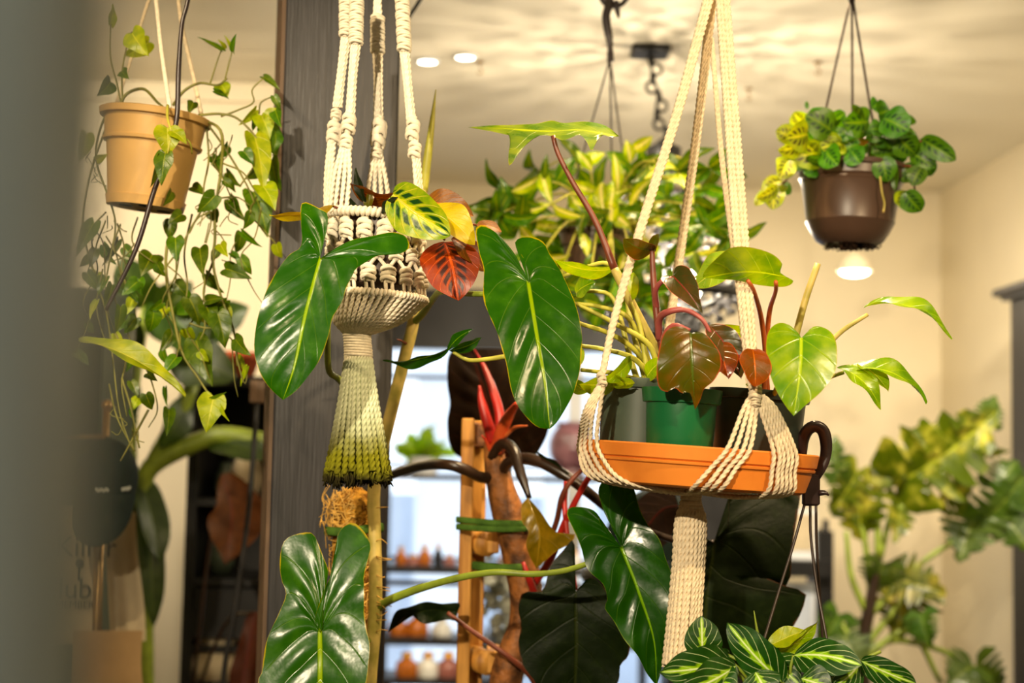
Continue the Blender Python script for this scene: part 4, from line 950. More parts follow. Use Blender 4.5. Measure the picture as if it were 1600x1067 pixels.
# ------------------------------------------------------------------ prayer plant in the left basket
t = MAR1
rg = random.Random(2)
def lf(sh, m, b, tp, w, roll=0, bend=0.2, fold=0.2, nt=18, ns=4, **k): return leaf(t, sh, LM[m], b, tp, w, roll, bend, fold, nt, ns, **k)
for pts in ([(585, 345, 2.16), (600, 320, 2.14), (620, 303, 2.12)], [(600, 345, 2.15), (645, 320, 2.12), (668, 312, 2.12)], [(605, 348, 2.15), (660, 345, 2.1), (695, 375, 2.08)], [(560, 345, 2.12), (540, 330, 2.1), (520, 322, 2.09)], [(590, 345, 2.15), (575, 310, 2.14), (566, 290, 2.13)], [(610, 348, 2.15), (690, 340, 2.12), (745, 352, 2.12)]):
    stem(t, pts, [2.5, 2, 1.8], MT['st_brown'], 'petiole')
lf('oval', 'mar_yel', (522, 321, 2.09), (421, 336, 2.06), 30, 62, 0.2)
lf('oval', 'mar_brown', (627, 304, 2.12), (546, 284, 2.10), 40, 55, 0.3)
lf('oval', 'mar_brown', (662, 318, 2.16), (740, 338, 2.14), 52, 20, 0.3)
lf('oval', 'mar_yel', (672, 330, 2.10), (742, 382, 2.06), 56, 25, 0.3)
lf('oval', 'mar_brown', (706, 372, 2.09), (756, 424, 2.10), 44, 45, 0.2)
lf('oval', 'mar_red', (694, 378, 2.10), (716, 470, 2.07), 92, 10, 0.2, nt=24)
lf('oval', 'mar_brown', (745, 352, 2.14), (784, 362, 2.15), 26, 50)
lf('oval', 'mar_yel', (612, 340, 2.10), (648, 322, 2.1), 24, 40)
lf('round', 'mar_top', (614, 304, 2.07), (704, 368, 2.02), 76, -8, 0.2, 0.15, 28, 6)
lf('lance', 'dark', (572, 320, 2.1), (556, 262, 2.1), 16, 30)
lf('lance', 'dark', (596, 333, 2.08), (622, 308, 2.06), 18, 40)
lf('lance', 'bronze', (575, 330, 2.1), (582, 296, 2.1), 18, 30)
lf('lance', 'dark', (560, 335, 2.1), (545, 308, 2.1), 14, 20)
lf('oval', 'mar_red', (555, 330, 2.14), (528, 305, 2.15), 22, 40)

# ------------------------------------------------------------------ tan pot with trailing vine
YV = 2.34; kV = K(YV)
vc = P(243, 183, YV); vax = Vector((0.085, -0.03, 1)).normalized()
t = empty('potted_vine', 'trailing heart leaved vine in a tan hanging pot', 'plant', vc - vax*(145*kV)); VT = t
pot = mk('pot', lathe([(0.001, -142), (50, -142), (54, -146), (60, -146), (62, -136), (63, -132), (60, -131), (71, -48), (77, -46), (78, -42), (75, -40), (79, -8), (86, -7), (88, 2), (84, 4), (80, 2), (78, -8), (70, -16), (0.001, -18)], vc, vax, 56, kV), MT['tanpot'], t)
mk('soil', lathe([(78, -12), (40, -8), (0.001, -6)], vc, vax, 30, kV), MT['soil'], t)
for a in (0.5, 1.9, 3.6, 5.0):
    cc_ = vc - vax*(146.4*kV) + Vector((math.cos(a)*30*kV, math.sin(a)*30*kV, -math.cos(a)*30*kV*0.085))
    mk('drain_hole', lathe([(11, 0.6), (11, -0.4), (0.001, -0.4)], cc_, vax, 14, kV), MT['soil'], t)
for pts, m in (([(242, -20, 2.33), (250, 60, 2.32), (258, 120, 2.30), (265, 168, 2.265)], 'rope'), ([(262, -40, 2.33), (235, -6, 2.36), (205, 90, 2.4), (180, 165, 2.40)], 'rope2'), ([(276, -30, 2.33), (284, 40, 2.36), (300, 110, 2.39), (315, 182, 2.38)], 'rope2')):
    mk('hanger_strap', tube([P(*p) for p in pts], 3.4*kV, n=16, seg=8, flat=0.5), MT[m], t)
def vine(pts, r=2.0, m='st_vine', Y=YV): return stem(t, [(p[0], p[1], Y+(p[2] if len(p) > 2 else 0)) for p in pts], [r*1.1, r, r*0.7], MT[m], 'vine', seg=6)
V_ = [
 ([(185, 172), (165, 180, -.03), (150, 225, -.02), (152, 262), (168, 305), (180, 350), (172, 400), (164, 442)], 1.8),
 ([(175, 175), (150, 240, .02), (134, 300), (129, 360), (147, 430), (166, 490), (176, 560), (186, 640), (205, 700)], 1.7),
 ([(186, 172), (196, 148), (224, 139), (246, 160, -.04), (254, 166, -.08)], 2.4),
 ([(315, 186), (345, 205, -.02), (346, 260), (336, 330), (336, 372), (333, 412), (345, 462), (366, 520), (371, 572)], 2.4),
 ([(310, 180), (345, 178), (372, 186), (400, 215), (412, 245), (396, 262), (374, 292)], 2.0),
 ([(318, 186), (340, 215), (362, 248), (386, 290), (398, 318)], 2.0),
 ([(280, 330, .05), (262, 380), (260, 432), (272, 500), (285, 552), (308, 588), (330, 622)], 2.4),
 ([(300, 335, .05), (288, 395), (293, 445), (288, 480)], 1.6),
 ([(335, 296), (302, 350), (278, 392), (240, 442), (222, 478)], 1.6),
 ([(336, 400), (318, 458), (336, 505), (362, 530)], 1.8),
 ([(190, 590), (205, 640), (218, 700)], 1.8), ([(232, 640), (205, 690), (188, 720)], 1.8),
 ([(190, 168), (182, 130), (172, 90), (172, 38)], 1.5), ([(192, 168), (190, 120), (196, 80), (206, 50)], 1.5),
 ([(270, 165), (288, 142), (312, 130), (340, 133), (355, 122)], 2.2), ([(328, 132), (338, 100), (346, 78)], 1.3), ([(352, 123), (358, 98), (363, 80)], 1.3),
 ([(345, 182), (372, 172), (396, 160), (394, 140), (412, 122)], 1.5), ([(405, 178), (408, 160), (428, 150)], 1.4),
 ([(348, 255), (380, 270), (400, 300), (420, 310)], 1.5), ([(340, 310), (370, 308), (392, 322)], 1.4),
 ([(322, 190), (326, 250), (318, 300), (330, 340), (322, 380)], 1.6), ([(336, 330), (310, 340), (296, 365)], 1.4),
 ([(215, 340, .05), (206, 370), (214, 390), (240, 410)], 1.3), ([(258, 412), (280, 430), (292, 445)], 1.3),
 ([(296, 505), (318, 512), (338, 512)], 1.6), ([(318, 480), (320, 512), (312, 532)], 1.5),
 ([(370, 560), (382, 600), (388, 575)], 1.2), ([(362, 530), (366, 590), (372, 620)], 1.0),
 ([(160, 420), (150, 480), (166, 540)], 1.2), ([(180, 520), (196, 560), (190, 600), (198, 650)], 1.5), ([(210, 380), (195, 400), (162, 412)], 1.1),
 ([(170, 600, .03), (182, 650), (202, 690), (212, 705)], 1.5), ([(228, 575), (238, 600), (246, 640), (232, 668)], 1.2),
]
for pts, r in V_: vine(pts, r)
LV = [  # base, tip, width, colour, roll
 (172, 38, 175, 6, 16, 'y', 40), (206, 52, 232, 88, 40, 'y', 10), (232, 66, 192, 88, 30, 'y', 20), (190, 112, 201, 124, 20, 'g', 0), (172, 128, 150, 150, 28, 'g', 20),
 (262, 200, 262, 244, 44, 'y', 5), (270, 205, 292, 225, 24, 'y', 30), (258, 240, 252, 290, 30, 'g', 10), (250, 246, 234, 294, 16, 'g', 40), (302, 160, 294, 178, 18, 'g', 0),
 (346, 78, 308, 58, 12, 'g', 55), (352, 76, 340, 62, 10, 'y', 40), (364, 80, 370, 52, 14, 'g', 50), (362, 78, 350, 55, 10, 'y', 50), (345, 132, 356, 152, 26, 'y', 20), (335, 142, 358, 155, 12, 'g', 40),
 (412, 120, 438, 142, 14, 'g', 30), (428, 150, 438, 172, 14, 'g', 10), (400, 172, 372, 196, 16, 'y', 30), (396, 182, 394, 206, 14, 'g', 40), (408, 180, 422, 218, 34, 'y', 10), (418, 180, 440, 172, 20, 'y', 30),
 (398, 214, 412, 304, 40, 'y', 20), (416, 200, 432, 246, 36, 'g', 15), (430, 205, 426, 240, 26, 'g', 30), (396, 300, 418, 372, 42, 'g', 15), (410, 290, 430, 330, 36, 'y', 20), (425, 250, 440, 300, 30, 'g', 35),
 (358, 312, 384, 346, 24, 'g', 15), (354, 270, 378, 292, 18, 'g', 30), (336, 305, 308, 332, 30, 'g', 10), (330, 330, 340, 348, 22, 'g', 10), (300, 292, 322, 306, 20, 'g', 20), (284, 335, 262, 350, 24, 'g', 10),
 (268, 345, 266, 376, 24, 'g', 20), (274, 372, 276, 410, 28, 'g', 5), (238, 398, 220, 432, 38, 'g', 10), (246, 412, 258, 432, 20, 'g', 30), (215, 440, 190, 462, 26, 'g', 10), (218, 436, 222, 462, 20, 'g', 20),
 (312, 388, 318, 432, 28, 'g', 10), (344, 382, 356, 402, 20, 'y', 0), (340, 392, 330, 408, 16, 'g', 20), (352, 420, 394, 436, 26, 'g', 10), (378, 362, 410, 386, 14, 'g', 40), (322, 428, 350, 458, 20, 'g', 30), (322, 470, 352, 466, 18, 'g', 20),
 (282, 470, 308, 492, 44, 'g', 10), (296, 466, 312, 510, 34, 'g', 20), (322, 478, 334, 518, 30, 'g', 10), (340, 490, 352, 545, 36, 'g', 10), (352, 480, 362, 502, 16, 'y', 0), (306, 532, 332, 604, 44, 'g', 8), (368, 530, 392, 556, 26, 'g', 20), (345, 470, 330, 486, 24, 'g', 0),
 (184, 376, 158, 416, 14, 'g', 30), (146, 348, 118, 400, 26, 'g', 10), (134, 210, 122, 252, 26, 'y', 20), (150, 250, 168, 240, 14, 'y', 10), (334, 620, 322, 676, 44, 'y', 5), (330, 622, 354, 612, 8, 'g', 40), (344, 634, 358, 658, 9, 'y', 40),
 (230, 584, 246, 596, 16, 'g', 10), (205, 596, 216, 622, 16, 'g', 10), (228, 616, 238, 640, 22, 'g', 15), (216, 622, 206, 642, 18, 'y', 10), (264, 640, 260, 682, 20, 'g', 10), (258, 606, 262, 636, 10, 'g', 40), (204, 640, 214, 660, 10, 'g', 40), (240, 488, 232, 520, 26, 'g', 20), (188, 480, 180, 520, 20, 'g', 30),
 (175, 445, 162, 480, 20, 'g', 20), (150, 470, 140, 500, 14, 'y', 40), (372, 556, 384, 590, 12, 'y', 40), (386, 574, 376, 604, 10, 'y', 40), (268, 300, 254, 322, 16, 'g', 30), (356, 228, 336, 250, 18, 'g', 30), (380, 236, 396, 258, 22, 'g', 15), (404, 262, 384, 280, 26, 'g', 30), (430, 170, 440, 200, 22, 'g', 20),
]
for i, (x0, y0, x1, y1, w, c_, rl) in enumerate(LV):
    Yb = YV + (-0.13 if 225 < x0 < 300 and 190 < y0 < 250 else rg.uniform(-.05, .05))
    leaf(t, 'heart', LM['vine_y' if c_ == 'y' else 'vine'], (x0, y0, Yb), (x1, y1, Yb+rg.uniform(-.03, .02)), w, rl*rg.choice((-1, 1)), 0.2, 0.2, 14, 3)
vine([(262, 165, -.09), (262, 185, -.12), (268, 205, -.13)], 2.4, 'st_yel'); vine([(276, 208, -.13), (296, 222, -.12), (300, 240, -.1)], 1.8, 'st_yel'); vine([(266, 218, -.132), (262, 240, -.132)], 1.6, 'st_yel')
rv = random.Random(77)
for i in range(13):
    x = rv.choice((rv.uniform(140, 200), rv.uniform(255, 345), rv.uniform(330, 425))); y0 = rv.uniform(190, 330) if x > 330 else rv.uniform(330, 400); yy = y0; pts = [(x, y0, rv.uniform(-.04, .06))]
    for j in range(rv.randint(3, 5)):
        x += rv.uniform(-22, 22); yy += rv.uniform(22, 50); pts.append((x, yy, rv.uniform(-.03, .06)))
        a = rv.choice((-1, 1))*rv.uniform(8, 22)
        if rv.random() < 0.45: continue
        leaf(t, 'heart', LM['vine_y' if rv.random() < 0.22 else 'vine'], (x, yy, YV+pts[-1][2]), (x+a, yy+rv.uniform(12, 34), YV+pts[-1][2]+rv.uniform(-.02, .02)), rv.uniform(14, 26), rv.uniform(-45, 45), 0.2, 0.2, 14, 3)
    vine(pts, rv.uniform(1.0, 1.5))
leaf(t, 'lance', LM['vine_y'], (122, 530, 2.25), (290, 618, 2.22), 42, 48, 0.2, 0.4, 30, 5)
rb = []
for i in range(40):
    x, y = rg.choice([(345, 230), (348, 280), (340, 330), (335, 400), (150, 260), (165, 330), (285, 440), (205, 660)]); x += rg.uniform(-25, 25); y += rg.uniform(-30, 30)
    rb.append(tube([P(x, y, YV+rg.uniform(-.03, .03)), P(x+rg.uniform(-14, 14), y+rg.uniform(4, 16), YV), P(x+rg.uniform(-22, 22), y+rg.uniform(10, 34), YV)], 0.9*kV, n=8, seg=4))
mk('aerial_roots', join(*rb), MT['st_vine'], t, kind='stuff')
# dark cord passing in front of the pot
mk('brown_cable', tube([P(296, -12, 2.23), P(291, 12, 2.23), P(284, 40, 2.23), P(279, 110, 2.23), P(276, 185, 2.232), P(262, 240, 2.236), P(240, 300, 2.24), P(212, 390, 2.24), P(165, 485, 2.24)], [3.4*kV, 3.4*kV, 4*kV, 4*kV, 4*kV, 4*kV, 4*kV, 3.6*kV, 3*kV], n=60, seg=8), MT['hook'], None, 'dark brown cable hanging in front of the tan pot', 'cable')

# ------------------------------------------------------------------ three nursery pots in the saucer
def npot(t, cx_, yt, rt_, h, Y, mat, taper=0.82, lip=7, rimh=14, ax=(0.04, 0, 1)):
    k = K(Y); C = P(cx_, yt, Y)
    mk('pot', lathe([(0.001, -h), (rt_*taper, -h), (rt_*taper+2, -h+3), (rt_-7, -rimh-1.5), (rt_-1.5, -rimh), (rt_+1, -3), (rt_+1, 0), (rt_-3, 0), (rt_-5, -8), (rt_*0.9, -10), (0.001, -10)], C, ax, 48, k), mat, t)
    mk('soil', lathe([(rt_*0.93, -9), (rt_*0.5, -6), (0.001, -5)], C, ax, 24, k), MT['soil'], t)
YA, YB2, YC3 = 2.14, 2.01, 2.13
t = empty('potted_plant', 'yellow stemmed plant in the grey green pot, leftmost in the saucer', 'plant', P(1005, 742, YA)); PA = t
npot(t, 1005, 594, 71, 148, YA, MT['potgrey'], 0.86)
for pts, r, m in (([(1040, 600, 2.14), (1030, 560, 2.13), (1000, 500, 2.11), (972, 445, 2.1), (960, 420, 2.1), (930, 345, 2.1), (895, 285, 2.1), (872, 240, 2.1), (864, 212, 2.1)], [8, 8, 7.5, 7, 6.5, 5, 4.5, 4, 3.8], None),):
    stem(t, pts[:5], r[:5], MT['st_pale'], 'stem'); stem(t, pts[4:], r[4:], MT['st_brown'], 'petiole')
for pts in ([(1030, 590, 2.14), (990, 545, 2.1), (950, 520, 2.08), (905, 505, 2.06), (880, 490, 2.06)], [(1020, 580, 2.13), (985, 500, 2.1), (940, 480, 2.09), (898, 474, 2.08)], [(1010, 600, 2.12), (985, 500, 2.14), (975, 440, 2.15), (950, 412, 2.16), (920, 416, 2.17), (880, 432, 2.18)], [(1025, 600, 2.1), (990, 560, 2.07), (940, 545, 2.06), (905, 540, 2.05)],
            [(1000, 600, 2.12), (970, 585, 2.08), (930, 580, 2.06), (908, 578, 2.05)], [(1030, 600, 2.12), (975, 590, 2.1), (935, 604, 2.08), (920, 612, 2.07)], [(1000, 605, 2.14), (985, 560, 2.14), (960, 470, 2.15), (930, 455, 2.15), (900, 458, 2.15)], [(1012, 600, 2.1), (1008, 560, 2.1), (1000, 510, 2.1), (985, 470, 2.1)], [(1030, 600, 2.1), (1015, 540, 2.09), (960, 505, 2.08), (912, 480, 2.08), (888, 470, 2.08)]):
    stem(t, pts, [5, 4.5, 4, 3.5, 3], MT['st_yel'], 'petiole')
big_leaf(t, LM['umbrella'], [(968, 213), (905, 203), (862, 205), (800, 201), (731, 199)],
         [(955,214),(936,211),(930,226),(924,236),(917,222),(906,211),(890,216),(878,219),(864,213),(842,212),(826,222),(812,238),(796,259),(795,236),(800,215),(780,208),(755,203)],
         [(945,196),(915,190),(880,192),(862,188),(838,193),(800,195),(765,196)], 2.1, gy=-0.25, nt=60, ns=6, fold=0.06, wave=0.02, wf=5, label='broad lime leaf seen from below, at the top of its brown stalk')
for b, tp, w, rl, m in (((905, 540, 2.05), (885, 575, 2.03), 34, 20, 'lime'), ((920, 612, 2.07), (890, 590, 2.05), 30, 40, 'lime'), ((880, 490, 2.06), (850, 510, 2.06), 30, 20, 'lime'), ((898, 474, 2.08), (872, 470, 2.08), 26, 10, 'lime'),
                        ((968, 588, 2.08), (905, 600, 2.03), 44, 45, 'lime'), ((985, 470, 2.1), (990, 425, 2.1), 26, 20, 'lime'), ((985, 560, 2.07), (945, 596, 2.03), 30, 40, 'lime2'), ((900, 458, 2.15), (930, 440, 2.12), 30, 30, 'lime2'), ((960, 420, 2.12), (868, 406, 2.1), 40, 55, 'lime'),
                        ((1010, 590, 2.08), (1040, 560, 2.05), 30, 30, 'lime'), ((990, 600, 2.06), (950, 585, 2.04), 26, 40, 'lime2')):
    leaf(t, 'oval', LM[m], b, tp, w, rl, 0.2, 0.2, 16, 4)

t = empty('potted_plant', 'bronze leaved pink stemmed plant in the bright green front pot', 'plant', P(1066, 738, YB2)); PB = t
npot(t, 1066, 608, 62, 132, YB2, MT['potgreen'], 0.78, rimh=22)
stem(t, [(1050, 612, 2.02), (1040, 570, 2.02), (1030, 520, 2.02), (1024, 470, 2.02), (1020, 420, 2.02), (1019, 388, 2.02)], [6, 6, 6, 5.5, 5, 4], MT['st_brown'])
stem(t, [(1030, 530, 2.02), (1030, 500, 2.0), (1042, 488, 1.98), (1070, 484, 1.97), (1096, 498, 1.96), (1110, 520, 1.96)], [6, 6, 5.5, 4.5, 3.5, 3], MT['st_pink'], 'petiole')
stem(t, [(1026, 480, 2.02), (1024, 455, 2.0), (1034, 440, 1.99), (1050, 434, 1.99)], [5, 5, 4, 3], MT['st_pink'], 'petiole')
stem(t, [(1042, 560, 2.02), (1036, 530, 1.97), (1052, 508, 1.95), (1078, 516, 1.94)], [4, 4, 4, 3], MT['st_pink'], 'petiole')
leaf(t, 'oval', LM['bronze'], (1020, 392, 2.02), (974, 372, 2.0), 44, 40, 0.2, 0.4, 20, 5); leaf(t, 'oval', LM['bronze'], (1020, 392, 2.02), (1030, 365, 2.0), 20, 40)
leaf(t, 'heart', LM['bronze_dk'], (1052, 432, 1.99), (1098, 490, 1.97), 46, 12, 0.2, 0.3, 24, 5)
big_leaf(t, LM['bronze'], [(1080, 520), (1082, 580), (1086, 640)], [(1070,512),(1052,510),(1038,520),(1030,545),(1026,580),(1030,605),(1042,612),(1055,606),(1065,614),(1078,614)],
         [(1088,518),(1102,522),(1115,536),(1126,555),(1126,575),(1115,595),(1100,608),(1094,625)], 1.935, bulge=0.02, nt=40, ns=6, fold=0.25, wave=0.02, rip=0.01)
leaf(t, 'oval', LM['bronze_dk'], (1108, 508, 1.97), (1158, 592, 1.95), 50, 30, 0.2, 0.4, 24, 5)
leaf(t, 'oval', LM['copper'], (1120, 535, 1.96), (1138, 592, 1.93), 42, 20, 0.2, 0.4, 20, 5)
leaf(t, 'round', LM['copper'], (1176, 546, 1.915), (1180, 604, 1.90), 52, 25, 0.2, 0.2, 20, 5)
leaf(t, 'oval', LM['bronze_dk'], (1170, 545, 2.0), (1138, 580, 1.98), 30, 40)
stem(t, [(1090, 612, 2.02), (1120, 580, 2.02), (1150, 560, 1.96), (1176, 548, 1.916)], [4, 3.5, 3, 3], MT['st_pink'], 'petiole')

t = empty('potted_plant', 'heart leaved plant in the black pot, rightmost in the saucer', 'plant', P(1186, 745, YC3)); PC = t
npot(t, 1188, 612, 78, 138, YC3, MT['potblack'], 0.80, ax=(0.07, 0, 1))
for pts, r, m in (([(1192, 625, 2.1), (1196, 560, 2.07), (1190, 500, 2.05), (1178, 455, 1.97), (1168, 438, 1.95)], [4.5, 4, 4, 3.5, 3], 'st_orange'), ([(1200, 625, 2.11), (1197, 560, 2.09), (1202, 490, 2.07), (1212, 455, 1.98), (1212, 440, 1.95)], [4.5, 4, 4, 3.5, 3], 'st_orange'),
                  ([(1222, 630, 2.12), (1240, 540, 2.11), (1258, 470, 2.1), (1278, 412, 2.1)], [6, 6, 5.5, 5], 'st_pale'), ([(1235, 632, 2.13), (1270, 570, 2.12), (1310, 522, 2.11), (1356, 491, 2.1)], [5, 4.5, 4, 3], 'st_pale'),
                  ([(1225, 632, 2.12), (1270, 600, 2.08), (1300, 588, 2.06), (1318, 582, 2.06)], [4.5, 4, 3.5, 3], 'st_yel'), ([(1205, 630, 2.08), (1220, 590, 2.02), (1240, 555, 1.97), (1250, 530, 1.945)], [4, 4, 3.5, 3], 'st_yel')):
    stem(t, pts, r, MT[m], 'petiole')
big_leaf(t, LM['lime2'], [(1252, 528), (1250, 580), (1240, 650)], [(1247,520),(1232,507),(1215,505),(1201,518),(1197,545),(1202,580),(1213,610),(1228,635)],
         [(1258,522),(1272,510),(1290,513),(1303,525),(1308,548),(1305,580),(1285,610),(1260,632)], 1.93, gy=-0.04, bulge=0.02, nt=44, ns=7, fold=0.08, rip=0.012, nv=6, wave=0.01)
big_leaf(t, LM['lime2'], [(1228, 432), (1170, 425), (1098, 434)], [(1240,440),(1225,448),(1190,446),(1150,438),(1120,436)], [(1218,424),(1222,412),(1205,396),(1170,386),(1140,388),(1115,408),(1100,425)], 1.945, gy=0.1, nt=36, ns=6, fold=0.12, rip=0.01, nv=6)
big_leaf(t, LM['lime'], [(1150, 398), (1120, 420), (1082, 450)], [(1140,392),(1110,396),(1095,418)], [(1150,420),(1130,440),(1105,450)], 2.06, nt=24, ns=4)
leaf(t, 'lance', LM['lime2'], (1350, 480, 2.1), (1488, 530, 2.06), 42, 66, 0.3, 0.3, 24, 4)
leaf(t, 'lance', LM['lime2'], (1308, 574, 2.06), (1376, 640, 2.03), 40, 45, 0.3, 0.3, 24, 4)
leaf(t, 'lance', LM['lime2'], (1318, 578, 2.06), (1448, 630, 2.05), 44, 60, 0.3, 0.3, 24, 4)
leaf(t, 'oval', LM['lime'], (1340, 568, 2.06), (1388, 612, 2.04), 36, 50, 0.2, 0.3, 18, 4)
leaf(t, 'oval', LM['lime'], (1165, 520, 2.06), (1128, 508, 2.04), 26, 30); leaf(t, 'oval', LM['lime'], (1190, 590, 2.04), (1165, 600, 2.0), 30, 30)

# ------------------------------------------------------------------ middle hanging plant
YH = 3.0; kH = K(YH)
hc = P(927, 366, YH)
t = empty('hanging_plant', 'bushy variegated narrow leaved plant in a brown pot on thin wires', 'plant', hc-Vector((0, 0, 92*kH)))
mk('pot', lathe([(0.001, -92), (32, -92), (36, -88), (47, -22), (51, -20), (53, -2), (56, 0), (56, 5), (50, 5), (46, -4), (0.001, -6)], hc, (0.02, 0, 1), 44, kH), MT['brownpot'], t)
mk('soil', lathe([(47, -3), (0.001, 2)], hc, (0.02, 0, 1), 24, kH), MT['soil'], t)
hook = mk('hook_strap', tube([P(950, -12, YH), P(952, 6, YH), P(947, 25, YH), P(950, 50, YH), P(953, 68, YH), P(954, 96, YH)], [7*kH, 7*kH, 7*kH, 6.5*kH, 4.5*kH, 6*kH], n=30, seg=10, flat=0.7), MT['hook'], t)
mk('hook_clip', join(tube([P(938, -6, YH), P(945, 6, YH), P(958, 10, YH), P(972, 6, YH), P(982, -6, YH)], 4*kH, n=16, seg=8), tube([P(962, 2, YH), P(964, 14, YH), P(967, 28, YH)], [5*kH, 5*kH, 2.5*kH], n=6, seg=8)), MT['hook'], t)
for e in ((876, 362), (958, 372), (990, 366)):
    mk('hanger_wire', tube([P(953, 92, YH), P(953+(e[0]-953)*0.5, 92+(e[1]-92)*0.5, YH-0.0), P(e[0], e[1], YH+(0.05 if e[0] == 958 else -0.02))], 1.6*kH, n=6, seg=6), MT['wire'], t)
rg = random.Random(21)
ends = ends_ = [(795, 300), (778, 332), (812, 352), (840, 268), (862, 318), (905, 262), (868, 372), (935, 300), (985, 262), (1002, 292), (955, 330), (1060, 270), (1042, 310), (1095, 292), (1120, 330), (1138, 372), (1100, 352), (1068, 340), (842, 402), (880, 352), (905, 430), (1000, 345), (1020, 380), (945, 372), (975, 395), (1085, 395), (915, 330), (880, 415), (1040, 420), (960, 430), (820, 318), (1108, 262), (930, 405), (985, 325), (1015, 258), (900, 470), (945, 480), (1000, 465), (870, 445), (1030, 450), (920, 445)]
for i, (ex, ey) in enumerate(ends):
    Ye = YH + rg.uniform(-0.18, 0.16)
    bx_, by_ = 940+rg.uniform(-22, 25), 360
    stem(t, [(bx_, by_, YH), ((bx_+ex)/2, min(by_, ey)-14, (YH+Ye)/2), (ex, ey, Ye)], [2.4, 2, 1.6], MT['st_yel'], 'stem', seg=6)
    far = math.hypot((ex-960)/190, (ey-330)/110)
    nl = rg.randint(3, 5); a0 = rg.uniform(0, 6.28)
    for j in range(nl):
        a = a0 + j*2*math.pi/nl + rg.uniform(-.3, .3); l = rg.uniform(44, 78)
        dx, dy = math.cos(a)*l, math.sin(a)*l*0.75
        m = 'var' if rg.random() > 0.45+far*0.5 else 'var_g'
        leaf(t, 'lance', LM[m], (ex, ey, Ye), (ex+dx, ey+dy, Ye-rg.uniform(-.05, .08)), rg.uniform(18, 28), rg.uniform(-45, 45), rg.choice((0.2, 0.4)), 0.3, 12, 3)
for b, tp, w in (((940, 285), (944, 330), 26), ((965, 300), (958, 238), 22), ((985, 255), (978, 218), 20), ((925, 265), (900, 235), 20), ((985, 235), (1020, 212), 24), ((870, 285), (900, 245), 28), ((790, 332), (782, 275), 26), ((850, 280), (855, 240), 14), ((910, 365), (918, 402), 20), ((955, 350), (958, 300), 30), ((960, 335), (985, 355), 26)):
    leaf(t, 'lance', LM['var' if b[0] > 900 else 'var_g'], (*b, YH-0.12), (*tp, YH-0.14), w, rg.uniform(-25, 25), 0.2, 0.3, 14, 4)

# ------------------------------------------------------------------ brown pot of spotted prayer plant at right
YR = 2.72; kR = K(YR)
rc = P(1331, 264, YR)
t = empty('hanging_plant', 'spotted leaved prayer plant in a shiny brown hanging pot', 'plant', rc-Vector((0, 0, 128*kR)))
mk('pot', lathe([(0.001, -118), (30, -118), (42, -122), (52, -116), (60, -104), (68, -88), (69, -86), (68.5, -84), (77, -30), (80, -24), (79, -22), (82, -18), (82, -6), (86, -4), (87, 2), (84, 4), (79, 2), (76, -8), (0.001, -12)], rc, (0.03, -0.01, 1), 56, kR), MT['brownpot'], t)
mk('soil', lathe([(76, -8), (0.001, 2)], rc, (0.03, 0, 1), 24, kR), MT['soil'], t)
rr_ = []
rg = random.Random(31)
for i in range(120):
    a = rg.uniform(0, 6.28); q = rg.uniform(0.1, 1); x = 1333+44*q*math.cos(a); y = 384+rg.uniform(-3, 3); Yq = YR+40*q*math.sin(a)*kR
    rr_.append(tube([P(x, y-5, Yq), P(x+rg.uniform(-6, 6), y+1, Yq), P(x+rg.uniform(-12, 12), y+rg.uniform(2, 7), Yq)], 1.2*kR, n=5, seg=3))
mk('root_mat', join(*rr_), MT['soil'], t, kind='stuff')
stem(t, [(1375, 276, YR-0.1), (1378, 300, YR-0.103), (1382, 318, YR-0.1), (1380, 332, YR-0.1)], 1.6, MT['st_pale'], 'root')
for e in ((1288, 180), (1332, 180), (1362, 180)):
    mk('hanger_wire', tube([P(1331, -10, YR), P((1331+e[0])/2, 85, YR), P(e[0], e[1], YR-0.02), P(e[0]+(e[0]-1331)*0.5, 262, YR-0.04)], 2.0*kR, n=10, seg=6), MT['wire'], t)
mk('hook_strap', tube([P(1331, -40, YR), P(1331, 4, YR)], 5*kR, n=4, seg=8), MT['hook'], t)
